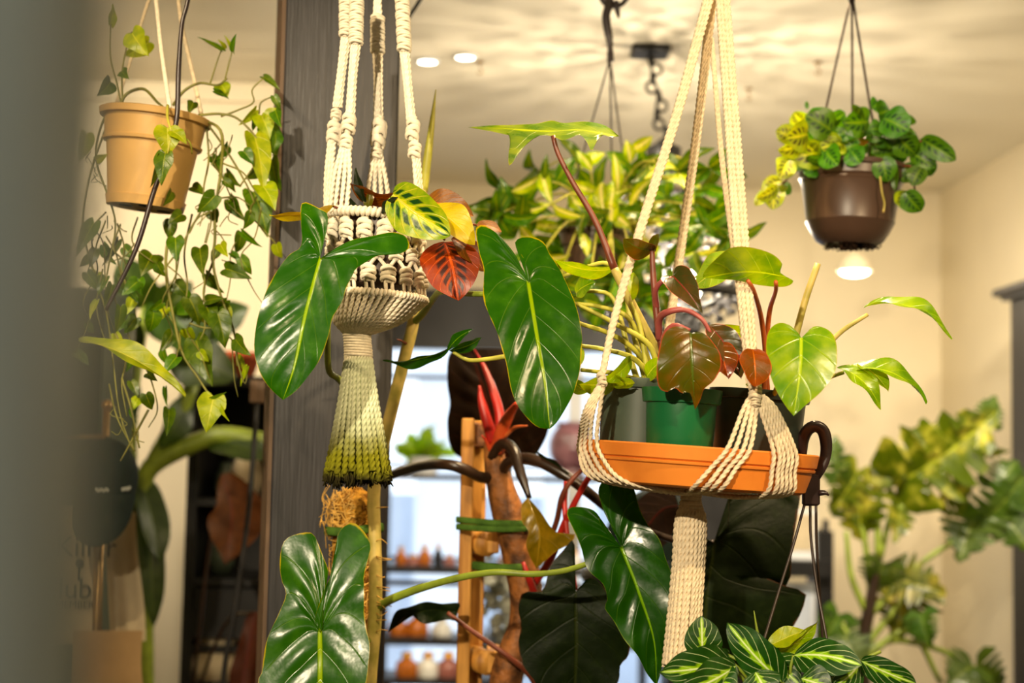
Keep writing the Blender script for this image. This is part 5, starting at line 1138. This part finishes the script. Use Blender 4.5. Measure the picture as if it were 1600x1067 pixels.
sp = [  # explicit leaves: base, tip, width, colour (lit look painted lime)
 (1262, 210, 1228, 216, 44, 'l', 10), (1290, 245, 1230, 240, 46, 'l', 8), (1300, 205, 1258, 180, 50, 'g', 20), (1318, 225, 1282, 232, 44, 'l', 30), (1255, 195, 1240, 175, 30, 'l', 20), (1240, 215, 1212, 205, 34, 'l', 20),
 (1358, 190, 1316, 192, 44, 'g', 8), (1372, 178, 1390, 172, 40, 'g', 10), (1380, 185, 1420, 205, 52, 'g', 20), (1372, 208, 1432, 212, 30, 'g', 40), (1395, 232, 1362, 238, 36, 'g', 30), (1405, 215, 1430, 240, 40, 'g', 15),
 (1441, 218, 1494, 250, 34, 'g', 5), (1330, 235, 1345, 255, 36, 'g', 10), (1378, 246, 1386, 284, 34, 'g', 5), (1412, 256, 1425, 285, 34, 'g', 8), (1425, 240, 1462, 262, 30, 'g', 15), (1440, 262, 1425, 290, 30, 'g', 10), (1290, 235, 1310, 258, 40, 'g', 15),
 (1232, 250, 1218, 280, 34, 'l', 10), (1248, 240, 1225, 262, 36, 'g', 10), (1222, 282, 1190, 300, 26, 'l', 20), (1215, 292, 1182, 310, 24, 'l', 30), (1212, 290, 1208, 328, 34, 'l', 5), (1205, 300, 1180, 322, 22, 'l', 30), (1218, 290, 1236, 302, 20, 'g', 30), (1226, 290, 1222, 300, 10, 'l', 0),
 (1414, 300, 1440, 330, 34, 'g', 10), (1418, 298, 1408, 326, 28, 'l', 20), (1400, 262, 1398, 298, 12, 'g', 20), (1262, 170, 1260, 158, 6, 'g', 20), (1330, 205, 1300, 215, 36, 'g', 20), (1350, 215, 1330, 235, 30, 'b', 40), (1345, 222, 1388, 226, 24, 'b', 55),
 (1270, 190, 1290, 172, 34, 'g', 20), (1340, 178, 1345, 168, 30, 'g', 30), (1275, 262, 1255, 270, 30, 'g', 20), (1415, 195, 1418, 178, 30, 'g', 20), (1445, 250, 1455, 275, 26, 'g', 20), (1435, 232, 1448, 215, 20, 'g', 30), (1372, 160, 1362, 170, 26, 'g', 20), (1255, 225, 1215, 235, 30, 'l', 30), (1300, 190, 1320, 175, 30, 'g', 30)]
for (x0, y0, x1, y1, w, c_, rl) in sp:
    Yb = YR + rg.uniform(-0.11, -0.05)
    leaf(t, 'round', LM[{'l': 'mar_lit_lime', 'g': 'mar_green', 'b': 'bronze'}[c_]], (x0, y0, Yb), (x1, y1, Yb-rg.uniform(-.01, .03)), w*1.08, rl*rg.choice((-1, 1)), 0.2, 0.2, 16, 4)
for i in range(34):
    a = rg.uniform(0, 6.28); q = math.sqrt(rg.random()); x = 1325+95*q*math.cos(a); y = 222-34*q*abs(math.sin(a))+rg.uniform(0, 22); Yb = YR+rg.uniform(-.03, .1)
    leaf(t, 'round', LM['mar_green'], (x, y+12, Yb), (x+rg.uniform(-25, 25), y-rg.uniform(4, 22), Yb+rg.uniform(-.04, .04)), rg.uniform(30, 46), rg.uniform(-50, 50), 0.2, 0.2, 12, 3)
for i in range(30):
    x = 1255+rg.random()*165; y = 196+rg.random()*52; Yb = YR-rg.uniform(0.02, 0.095); l = rg.uniform(24, 40); a = rg.uniform(-0.3, math.pi+0.3)
    lime = x < 1300 and rg.random() < 0.55  # lit left side of the foliage painted by limer leaves
    leaf(t, 'oval', LM['mar_lit_lime' if lime else 'mar_green'], (x, y, Yb), (x+l*math.cos(a), y-l*0.5*math.sin(a)+rg.uniform(0, 12), Yb-rg.uniform(-.02, .03)), rg.uniform(26, 38), rg.uniform(-45, 45), 0.2, 0.2, 14, 3)
for i in range(18):
    x = 1331+rg.uniform(-60, 60); ex = 1331+(x-1331)*1.6
    stem(t, [(x, 262, YR), ((x+ex)/2, 235, YR-0.03), (ex, 215+rg.uniform(-20, 30), YR-0.05)], [2, 1.6, 1.2], MT['st_vine'], 'stem', seg=5)
for pts in ([(1262, 258, YR-.05), (1240, 270, YR-.07), (1222, 288, YR-.08), (1208, 300, YR-.08)], [(1400, 262, YR-.05), (1425, 262, YR-.08), (1430, 300, YR-.08), (1444, 314, YR-.08)], [(1420, 225, YR-.05), (1432, 222, YR-.08), (1445, 220, YR-.08)]):
    stem(t, pts, [2.2, 1.8, 1.5], MT['st_brown'], 'stem', seg=5)

# ------------------------------------------------------------------ prayer plant at the bottom right, hung by a plastic hook
t = empty('hanging_plant', 'white veined prayer plant hanging by dark plastic wires below the saucer', 'plant', P(1240, 1150, 2.05)); YP = 2.02; kP = K(YP)
mk('hook', tube([P(1252, 742, 2.13), P(1252, 715, 2.115), P(1254, 690, 2.10), P(1262, 672, 2.09), P(1275, 666, 2.085), (P(1287, 675, 2.085)), P(1291, 700, 2.085), P(1286, 725, 2.085), P(1272, 748, 2.09)], [5*kP, 8*kP, 10*kP, 10.5*kP, 11*kP, 11*kP, 10*kP, 9*kP, 9*kP], n=50, seg=12, flat=0.6), MT['hook'], t)
mk('hook_body', obox(P(1267, 765, 2.09), RT*(14*kP), Vector((0, 0.006, 0)), UP*(26*kP), 0.003), MT['hook'], t, smooth=False)
mk('hook_peg', tube([P(1280, 770, 2.085), P(1290, 770, 2.08), P(1295, 774, 2.08)], [5*kP, 4*kP, 1.5*kP], n=5), MT['hook'], t)
for pts in ([(1257, 788, 2.09), (1240, 850, 2.08), (1215, 930, 2.06), (1190, 1012, 2.03), (1165, 1090, 2.0)], [(1266, 790, 2.09), (1267, 840, 2.09), (1277, 920, 2.08), (1292, 1000, 2.06), (1305, 1090, 2.05)], [(1275, 790, 2.09), (1276, 850, 2.1), (1281, 930, 2.12), (1286, 1010, 2.14), (1290, 1090, 2.15)]):
    stem(t, pts, 2.3, MT['wire'], 'hanger_wire', seg=6)
pc = P(1240, 1092, 2.05)
mk('pot', lathe([(0.001, -100), (60, -100), (92, -4), (96, 0), (96, 6), (90, 6), (86, -6), (0.001, -8)], pc, (0, 0, 1), 40, kP), MT['brownpot'], t)
mk('soil', lathe([(86, -4), (0.001, 2)], pc, (0, 0, 1), 24, kP), MT['soil'], t)
pl = [  # base, tip, width, roll, Ybase, Ytip
 (1140, 1032, 1030, 1050, 64, 15, 1.99, 1.95), (1098, 1030, 1096, 962, 58, -10, 2.0, 2.0), (1222, 1066, 1136, 972, 62, 10, 1.98, 1.97), (1240, 1024, 1348, 1040, 66, 30, 1.99, 1.94), (1345, 1032, 1432, 1068, 46, -20, 1.97, 1.95),
 (1110, 1060, 1150, 1080, 60, 20, 1.96, 1.93), (1252, 1060, 1300, 1080, 60, 10, 1.95, 1.93), (1200, 1030, 1250, 1070, 56, 10, 2.02, 1.98), (1150, 1040, 1060, 1085, 60, 20, 1.96, 1.92), (1140, 1022, 1105, 1030, 30, 40, 2.0, 1.98), (1320, 1050, 1260, 1040, 50, 20, 2.0, 1.98), (1180, 1050, 1200, 1090, 60, 10, 1.94, 1.92), (1345, 1035, 1300, 1075, 50, 20, 1.98, 1.96), (1225, 1012, 1180, 1040, 44, 40, 2.05, 2.04)]
for (x0, y0, x1, y1, w, rl, Y0, Y1) in pl:
    leaf(t, 'oval', LM['prayer'], (x0, y0, Y0), (x1, y1, Y1), w, rl, 0.2, 0.1, 26, 6)
leaf(t, 'lance', LM['vine_y'], (1198, 1012, 2.02), (1260, 985, 2.02), 34, 30, 0.2, 0.4, 18, 4); leaf(t, 'lance', LM['lime'], (1210, 1022, 2.03), (1278, 970, 2.03), 28, -40, 0.2, 0.4, 18, 4)
stem(t, [(1195, 1030, 2.0), (1184, 990, 2.0), (1178, 954, 2.0)], [2.5, 2.5, 0.6], MT['st_green'], 'new_shoot')
stem(t, [(1345, 1034, 1.98), (1362, 1024, 1.97), (1376, 1018, 1.97)], [3, 3, 2.5], MT['st_green'], 'new_shoot')
for pts in ([(1200, 1090, 2.0), (1165, 1040, 1.99), (1124, 1017, 2.0)], [(1240, 1090, 2.0), (1235, 1050, 1.99), (1240, 1024, 1.99)], [(1260, 1090, 2.0), (1310, 1055, 1.98), (1345, 1033, 1.975)], [(1220, 1090, 2.0), (1222, 1066, 1.98)], [(1180, 1090, 2.0), (1150, 1050, 1.98), (1098, 1030, 2.0)], [(1190, 1090, 2.0), (1160, 1050, 1.985), (1140, 1032, 1.99)]):
    stem(t, pts, [3, 2.6, 2.2], MT['st_green'], 'petiole')
# ------------------------------------------------------------------ variegated monstera by the right wall
YN = 4.35
t = empty('monstera', 'tall variegated split leaf plant standing by the cream wall', 'plant', (P(1390, 1067, YN).x, YN, 0.0))
bz = P(1390, 1067, YN)
mk('pot', lathe([(0.001, 0), (0.14, 0), (0.19, 0.34), (0.2, 0.36), (0.18, 0.36), (0.17, 0.33), (0.001, 0.32)], Vector((bz.x, YN, 0)), seg=36), MT['potblack'], t)
mk('soil', lathe([(0.171, 0.335), (0.001, 0.34)], Vector((bz.x, YN, 0)), seg=20), MT['soil'], t)
mk('trunk', tube([(bz.x-0.03, YN, 0.33), P(1352, 1120, YN), P(1348, 1020, YN), P(1362, 930, YN), P(1372, 870, YN)], [0.03, 0.028, 0.026, 0.02, 0.014], n=30, seg=10), MT['st_dark'], t)
pet = [((1362, 940), (1352, 850), (1340, 795)), ((1366, 910), (1385, 830), (1402, 775), (1430, 735)), ((1355, 960), (1330, 900), (1322, 830)), ((1360, 960), (1440, 880), (1500, 840), (1520, 826)), ((1352, 1010), (1400, 950), (1420, 925)), ((1350, 1030), (1420, 985), (1470, 1067)), ((1352, 1010), (1320, 985), (1312, 960)), ((1372, 870), (1372, 790), (1388, 720)), ((1400, 800), (1470, 740), (1510, 700)), ((1350, 1020), (1400, 1000), (1480, 1020), (1520, 1050))]
for p in pet: stem(t, [(x, y, YN+0.02*i) for i, (x, y) in enumerate(p)], [6, 5, 4], MT['st_green'], 'petiole', seg=6)
ml = [  # base, tip, width, variegated, roll
 (1420, 745, 1560, 640, 150, 1, 12), (1400, 760, 1480, 660, 110, 1, -15), (1345, 750, 1345, 845, 110, 1, 10), (1340, 735, 1295, 800, 70, 1, 25), (1512, 700, 1578, 704, 34, 1, 40), (1530, 800, 1500, 880, 110, 0, 15), (1560, 790, 1610, 860, 110, 0, 10), (1540, 810, 1600, 740, 100, 0, 20),
 (1425, 920, 1400, 1000, 110, 1, 10), (1400, 905, 1480, 930, 90, 1, 20), (1315, 985, 1345, 1050, 90, 0, 10), (1310, 960, 1280, 1010, 70, 0, 25), (1525, 1040, 1570, 1080, 90, 0, 20), (1520, 1040, 1480, 1075, 80, 0, 10), (1310, 740, 1305, 680, 50, 0, 20), (1545, 660, 1556, 618, 60, 0, 30), (1380, 880, 1365, 920, 80, 0, 20), (1470, 770, 1520, 760, 90, 1, 30), (1560, 760, 1590, 720, 80, 0, 20), (1405, 780, 1395, 850, 60, 1, 30), (1440, 960, 1455, 1010, 60, 0, 20)]
rg = random.Random(13)
for (x0, y0, x1, y1, w, v, rl) in ml:
    Y0 = YN + rg.uniform(-0.08, 0.08)
    leaf(t, 'monstera', LM['monst' if v else 'monst_g'], (x0, y0, Y0), (x1, y1, Y0-rg.uniform(-.05, .1)), w, rl*rg.choice((-1, 1)), 0.2, 0.2, 90, 3)

# ------------------------------------------------------------------ black bookcase at left with red pot and dry leaves
YK = 4.1
t = empty('black_bookcase', 'black open bookcase between the cap stand and the post', 'bookcase', (P(360, 700, YK).x, YK+0.15, 0))
x0, x1, zt = P(290, 800, YK).x, P(470, 800, YK).x, P(360, 604, YK).z
for xx in (x0, x1-0.03): mk('side_board', box((xx, YK, 0), (xx+0.03, YK+0.36, zt)), MT['black'], t, smooth=False)
mk('top_board', box((x0-0.02, YK-0.02, zt), (x1+0.02, YK+0.37, zt+0.03)), MT['black'], t, smooth=False)
mk('back_board', box((x0+0.03, YK+0.345, 0), (x1-0.03, YK+0.36, zt)), MT['black'], t, smooth=False)
for py in (780, 905, 1010, 1067): mk('shelf_board', box((x0+0.03, YK+0.01, P(360, py, YK).z-0.02), (x1-0.03, YK+0.345, P(360, py, YK).z)), MT['black'], t, smooth=False)
mk('drawer_front', box((x0+0.032, YK, P(360, 1000, YK).z+0.004), (x1-0.032, YK+0.018, P(360, 908, YK).z-0.022)), MT['black'], t, smooth=False)
for i, (px, py, r, m, lb) in enumerate(((385, 782, 0.05, 'canvas', 'pale rounded vase on the top bookcase shelf'), (352, 782, 0.035, 'bright', 'small grey green jar on the top bookcase shelf'), (345, 907, 0.04, 'potgrey', 'dark grey bowl on the second bookcase shelf'))):
    c = P(px, py, YK+0.17); c.z = P(360, 780 if py < 800 else 905, YK).z+0.0006
    mk('vase', lathe([(0.001, 0), (r*0.7, 0), (r, r*0.9), (r*0.95, r*1.8), (r*0.5, r*2.6), (r*0.55, r*2.9), (r*0.45, r*2.9), (r*0.4, r*2.5), (0.001, r*2.4)], c, seg=20), MT['potgrey'] if m == 'bright' else MT[m], None, lb, 'vase')
c = P(340, 1045, YK+0.1)
mk('crumpled_bag', lathe([(0.001, 0), (0.09, 0), (0.1, 0.05), (0.07, 0.1), (0.075, 0.13), (0.001, 0.12)], Vector((c.x, c.y, P(360, 1067, YK).z+0.0006)), seg=12), MT['canvas'], None, 'pale crumpled bag low down in the black bookcase', 'bag')
mk('flower_pot', lathe([(0.001, 0), (0.065, 0), (0.085, 0.055), (0.092, 0.056), (0.092, 0.075), (0.08, 0.075), (0.07, 0.03), (0.001, 0.03)], Vector((P(360, 600, YK+0.12).x, YK+0.12, zt+0.0305)), seg=28), MT['redpot'], None, 'low red clay pot on top of the black bookcase', 'pot')
# dry brown leaves hanging by the bookcase
mk('power_cable', tube([P(402, 610, 3.2), P(398, 680, 3.2), P(388, 800, 3.2), P(370, 930, 3.2), P(348, 1067, 3.2), P(340, 1250, 3.2)], 4*K(3.2), n=40, seg=8), MT['black'], None, 'thin black cable running down beside the post', 'cable')
mk('socket_box', obox(P(404, 612, 3.2), Vector((0.018, 0, 0)), Vector((0, 0.012, 0)), Vector((0, 0, 0.026)), 0.003), MT['postedge'], None, 'small grey socket box at the cable end', 'socket', smooth=False)

# ------------------------------------------------------------------ big leaved plant behind the vines
t = empty('floor_plant', 'dim broad leaved plant standing behind the vines at left', 'plant', (P(240, 1067, 3.9).x, 3.9, 0))
bz = P(240, 1067, 3.9)
mk('pot', lathe([(0.001, 0), (0.13, 0), (0.17, 0.3), (0.18, 0.32), (0.16, 0.32), (0.15, 0.29), (0.001, 0.28)], Vector((bz.x, 3.9, 0)), seg=30), MT['potblack'], t)
for pts, r in (([(232, 1250), (225, 1000), (220, 800), (228, 740), (262, 712), (310, 690), (350, 680), (410, 690)], 15), ([(232, 1250), (222, 1000), (220, 800), (240, 720), (280, 650), (300, 600)], 12), ([(232, 1250), (215, 1000), (205, 700), (215, 560), (230, 480)], 9), ([(232, 1250), (212, 1000), (190, 700), (196, 600)], 9)):
    pts3 = [P(x, y, 3.85) for x, y in pts[1:]]; pts3 = [Vector((bz.x, 3.9, 0.28))] + pts3
    mk('stalk', tube(pts3, r*K(3.85), n=50, seg=8), MT['st_green'], t)
for (x0_, y0_, x1_, y1_, w, rl) in ((232, 480, 190, 400, 70, 20), (240, 470, 320, 560, 90, 20), (205, 560, 150, 480, 90, 15), (270, 560, 370, 590, 80, 20), (190, 570, 175, 700, 60, 30), (225, 760, 240, 980, 46, 10), (290, 620, 250, 700, 50, 30), (250, 500, 300, 440, 60, 20), (215, 740, 250, 880, 50, 30), (320, 520, 390, 480, 60, 20), (330, 690, 420, 720, 60, 40)):
    leaf(t, 'oval', LM['bgdark'], (x0_, y0_, 3.85), (x1_, y1_, 3.8), w, rl, 0.2, 0.2, 16, 4)

mk('dry_leaf', grid_leaf([(345, 742), (362, 800), (352, 882)], [(362,738),(392,760),(412,790),(408,830),(380,860)], [(340,760),(338,790),(324,812),(330,840),(342,862)], lambda x, y, h: P(x, y, 3.6-0.0004*abs(x-365)-h*0.0015), nt=24, ns=5, fold=0.3, wave=0.02, size=140), MT['dryleaf'], t, 'large dry brown leaf')
mk('dry_leaf', grid_leaf([(400, 955), (385, 1030), (372, 1110)], [(415,970),(420,1040),(400,1090)], [(385,965),(372,1010),(358,1060)], lambda x, y, h: P(x, y, 3.5-0.0004*abs(x-385)-h*0.0015), nt=24, ns=5, fold=0.3, wave=0.02, size=140), MT['dryleaf'], t, 'dry rust brown leaf')
for e in ((350, 745, 3.6), (400, 957, 3.5)):
    mk('dry_stalk', tube([Vector((bz.x, 3.9, 0.28)), P(290, 1150, 3.75), P((e[0]+300)/2, (e[1]+1000)/2, 3.65), P(*e)], 3*K(3.7), n=24, seg=6), MT['st_dark'], t)

# ------------------------------------------------------------------ cap, tote bag and stand at left
YG = 3.1; kG = K(YG)
t = empty('display_stand', 'slim brass stand with round finial behind the dark cap', 'stand', (P(156, 700, YG+0.06).x, YG+0.06, 0))
c = P(163, 700, YG+0.06)
mk('pole', tube([(c.x-0.012, c.y, 0.02), (c.x, c.y, P(163, 640, YG).z)], 6*kG, n=4, seg=14), MT['brass'], t)
mk('finial', ball((c.x, c.y, P(163, 632, YG).z), 9*kG, 14, 10), MT['brass'], t)
mk('cross_bar', tube([P(60, 684, YG+0.06), P(163, 682, YG+0.06)], 3.5*kG, n=3), MT['brass'], t)
mk('base', lathe([(0.001, 0), (0.14, 0), (0.14, 0.012), (0.02, 0.03), (0.001, 0.03)], Vector((c.x-0.012, c.y, 0)), seg=28), MT['brass'], t)
# baseball cap hanging on the stand
t = empty('baseball_cap', 'dark green baseball cap hanging on the brass stand', 'cap', P(165, 850, YG)); k = kG
cc0 = P(165, 745, YG-0.02)
g = ball((0, 0, 0), 1, 28, 14)
V = [Vector((cc0.x + v[0]*50*k, cc0.y + v[1]*46*k, cc0.z + v[2]*60*k + 0.0)) for v in g[0] if True]
Fd = [f for f in g[1] if sum(g[0][i][2] for i in f)/4 > -0.45]
mk('crown', (V, Fd), MT['cap'], t)
pts_v, fcs = [], []
for i in range(15):
    a = math.pi*(0.02+0.96*i/14)
    for j in range(7):
        u = j/6; pts_v.append(cc0 + Vector((math.cos(a)*(49-1*u)*k, -math.sin(a)*(44+4*u)*k*1.0, (-24 - 80*u*math.sin(a)**0.6 - 0)*k)) + Vector((0, -0.006*u, 0)))
for i in range(14):
    for j in range(6): fcs.append([i*7+j, i*7+j+1, (i+1)*7+j+1, (i+1)*7+j])
mk('brim', (pts_v, fcs), MT['cap'], t)
mk('top_button', ball(cc0+Vector((0, 0, 60*k)), 5*k, 10, 6, 1, 1, 0.5), MT['cap'], t)
def textmesh(body, size, ext=0.0004):
    cu = bpy.data.curves.new('print', 'FONT'); cu.body = body; cu.size = size; cu.extrude = ext; cu.align_x = 'CENTER'
    ob = bpy.data.objects.new('tmp', cu); COL.objects.link(ob)
    bpy.context.view_layer.update()
    me = bpy.data.meshes.new_from_object(ob.evaluated_get(bpy.context.evaluated_depsgraph_get()))
    bpy.data.objects.remove(ob); return me
def put_text(body, size, C, mat, parent, rot=0.0):
    me = textmesh(body, size); me.materials.clear(); me.materials.append(mat)
    M = Matrix.Translation(C) @ Matrix.Rotation(math.radians(90), 4, 'X') @ Matrix.Rotation(rot, 4, 'Z')
    return put('lettering', me, M, parent)
for a in (0.5, 0.57, 0.64, 0.71, 0.78, 1.25, 1.31, 1.37, 1.43, 1.49, 1.55, 1.61):
    mk('embroidered_letter', ball(cc0+Vector((math.cos(a)*49.5*k, -math.sin(a)*46*k, (-14-5*math.sin(a) + 1.2*math.sin(a*40))*k)), 2.2*k, 6, 5, 0.9, 0.4, 1.2), MT['pwhite'], t)
# canvas tote with printed letters
def cloth(x0, x1, y0, y1, Y, amp, seed, nx=14, ny=18, taper=0.0, skew=0.0):
    rg = random.Random(seed); ph = [rg.uniform(0, 6) for _ in range(4)]; V, Fc = [], []
    for s_ in (0, 1):
        for i in range(nx+1):
            for j in range(ny+1):
                u, v = i/nx, j/ny
                x = x0+(x1-x0)*u + taper*(u-0.5)*v*100 + skew*v + 3*math.sin(5*v+ph[0])*u
                d = amp*(math.sin(7*u+ph[1]+2*v)*0.5+math.sin(13*u+ph[2])*0.3)*(0.3+v)
                V.append(P(x, y0+(y1-y0)*v + 4*math.sin(6*u+ph[3])*v, Y+d+(0.02 + amp*1.2)*s_*math.sin(math.pi*min(1, max(0, u)))))
    n = (nx+1)*(ny+1)
    for s_ in (0, 1):
        for i in range(nx):
            for j in range(ny):
                a = s_*n+i*(ny+1)+j; f = [a, a+1, a+ny+2, a+ny+1]; Fc.append(f if not s_ else f[::-1])
    return V, Fc
t = empty('tote_bag', 'cream canvas tote bag printed with black letters under the cap', 'bag', P(100, 1000, YG+0.1))
mk('bag_body', cloth(20, 152, 790, 1010, YG+0.10, 0.004, 2), MT['canvas'], t)
put_text('t Killer', 46*kG, P(118, 869, YG+0.088), MT['print'], t); put_text('Club', 46*kG, P(98, 934, YG+0.088), MT['print'], t); put_text('G MEMBER', 17*kG, P(106, 950, YG+0.088), MT['print'], t)
mk('printed_emblem', join(ball(P(122, 880, YG+0.089), 7*kG, 8, 6, 1, .1, 1), obox(P(121, 895, YG+0.09), Vector((1.6*kG, 0, 0)), Vector((0, 0.001, 0)), Vector((0, 0, 12*kG)))), MT['print'], t)
for xx in (148, 158): mk('brass_rail', tube([P(xx, 842, YG+0.06), P(xx-3, 1010, YG+0.06)], 3*kG, n=3), MT['brass'], t)
mk('cloth_bag', cloth(160, 214, 800, 1005, YG+0.16, 0.018, 5, skew=12), MT['canvas'], None, 'rumpled cream cloth bag hanging below the cap', 'bag')
mk('paper_bag', cloth(112, 222, 985, 1130, YG+0.02, 0.01, 9, taper=0.1), MT['paper'], None, 'brown kraft paper bag at the bottom left', 'bag')
mk('grey_cabinet', box((P(40, 700, 3.5).x, 3.45, 0), (P(163, 700, 3.5).x, 3.75, P(120, 452, 3.5).z), 0.006), MT['potgrey'], None, 'grey cabinet behind the cap stand at left', 'cabinet', smooth=False)

# ------------------------------------------------------------------ dark cap behind the saucer tassel
t = empty('printed_cap', 'dark cap with pale lettering behind the saucer tassel', 'cap', P(1020, 860, 3.3)); k = K(3.3)
c0 = P(1020, 850, 3.3); g = ball((0, 0, 0), 1, 24, 12)
mk('crown', ([Vector((c0.x+v[0]*75*k, c0.y+v[1]*60*k, c0.z+v[2]*85*k)) for v in g[0]], [f for f in g[1] if sum(g[0][i][2] for i in f)/4 > -0.3]), MT['cap'], t)
mk('brim', ([c0+Vector((math.cos(math.pi*i/12)*74*k, -math.sin(math.pi*i/12)*(58+50*j)*k, (-24-12*j)*k)) for i in range(13) for j in (0, 1)], [[2*i, 2*i+1, 2*i+3, 2*i+2] for i in range(12)]), MT['cap'], t)
for i, (dx, dy) in enumerate(((-6, 0), (8, 8), (24, 20), (36, 26))):
    mk('letter_patch', ball(P(1018+dx, 784+dy, 3.3-62*k), 6*k, 8, 6, 1.2, .3, 0.9), MT['pwhite'], t)
mk('stool', join(lathe([(0.001, 0.0), (0.16, 0.0), (0.165, 0.01), (0.16, 0.03), (0.001, 0.03)], Vector((c0.x, c0.y, c0.z-0.088)), seg=30), *[tube([(c0.x+sx_*0.1, c0.y+sy_*0.1, c0.z-0.085), (c0.x+sx_*0.14, c0.y+sy_*0.14, 0)], 0.014, n=3) for sx_ in (-1, 1) for sy_ in (-1, 1)]), MT['black'], None, 'round black stool carrying the lettered cap', 'stool')
# silvery foliage between trellis and dark leaf
YF = 4.0
t = empty('silver_plant', 'silvery grey foliage behind the wooden trellis', 'plant', (P(790, 1067, YF).x, YF, 0))
mk('pot', lathe([(0.001, 0), (0.12, 0), (0.15, 0.5), (0.16, 0.52), (0.14, 0.52), (0.13, 0.5), (0.001, 0.5)], Vector((P(790, 1067, YF).x, YF, 0)), seg=28), MT['potblack'], t)
rg = random.Random(17)
bzz = P(790, 1067, YF)
for i in range(9):
    e = P(790+rg.uniform(-34, 34), rg.uniform(885, 1000), YF+rg.uniform(-.08, .08))
    mk('stem', tube([(bzz.x, YF, 0.5), ((bzz.x+e.x)/2, YF, 0.5+(e.z-0.5)*0.6), e], 0.004, n=10, seg=5), MT['silver'], t)
slm = leaf_mat('silver_foliage', srgb(170, 176, 168), srgb(214, 218, 210), srgb(220, 222, 214), None, nv=5, rough=0.3, trans=0.2, rnd=0.4, tcol=(1, 1, 1, 1))
for i in range(80):
    x, y = 792+rg.gauss(0, 20), rg.uniform(880, 1040)
    a = rg.uniform(0, 6.28); l = rg.uniform(16, 30)
    leaf(t, 'round', slm, (x, y, YF+rg.uniform(-.1, .1)), (x+l*math.cos(a), y+l*math.sin(a), YF+rg.uniform(-.1, .1)), rg.uniform(14, 24), rg.uniform(-60, 60), 0.2, 0.2, 8, 2)
# ------------------------------------------------------------------ pieces that belong to one part become its sub-parts
UNDER = {'soil': 'pot', 'drain_hole': 'pot', 'root_mat': 'pot', 'rim_wrap': 'rim_core', 'ring_wrap': 'lower_ring', 'lettering': 'bag_body', 'printed_emblem': 'bag_body', 'finial': 'pole',
         'top_button': 'crown', 'embroidered_letter': 'crown', 'letter_patch': 'crown', 'hook_peg': 'hook_body', 'hook_clip': 'hook_strap', 'coir_fibres': 'coir_core', 'neck_wrap': 'neck_core', 'printed_picture': 'card', 'top_rim': 'head'}
for root in [o for o in COL.objects if o.parent is None and o.type == 'EMPTY']:
    kids = list(root.children)
    for ch in kids:
        want = UNDER.get(ch.name.split('.')[0])
        if want:
            host = next((k for k in kids if k.name.split('.')[0] == want), None)
            if host is not None: ch.parent = host
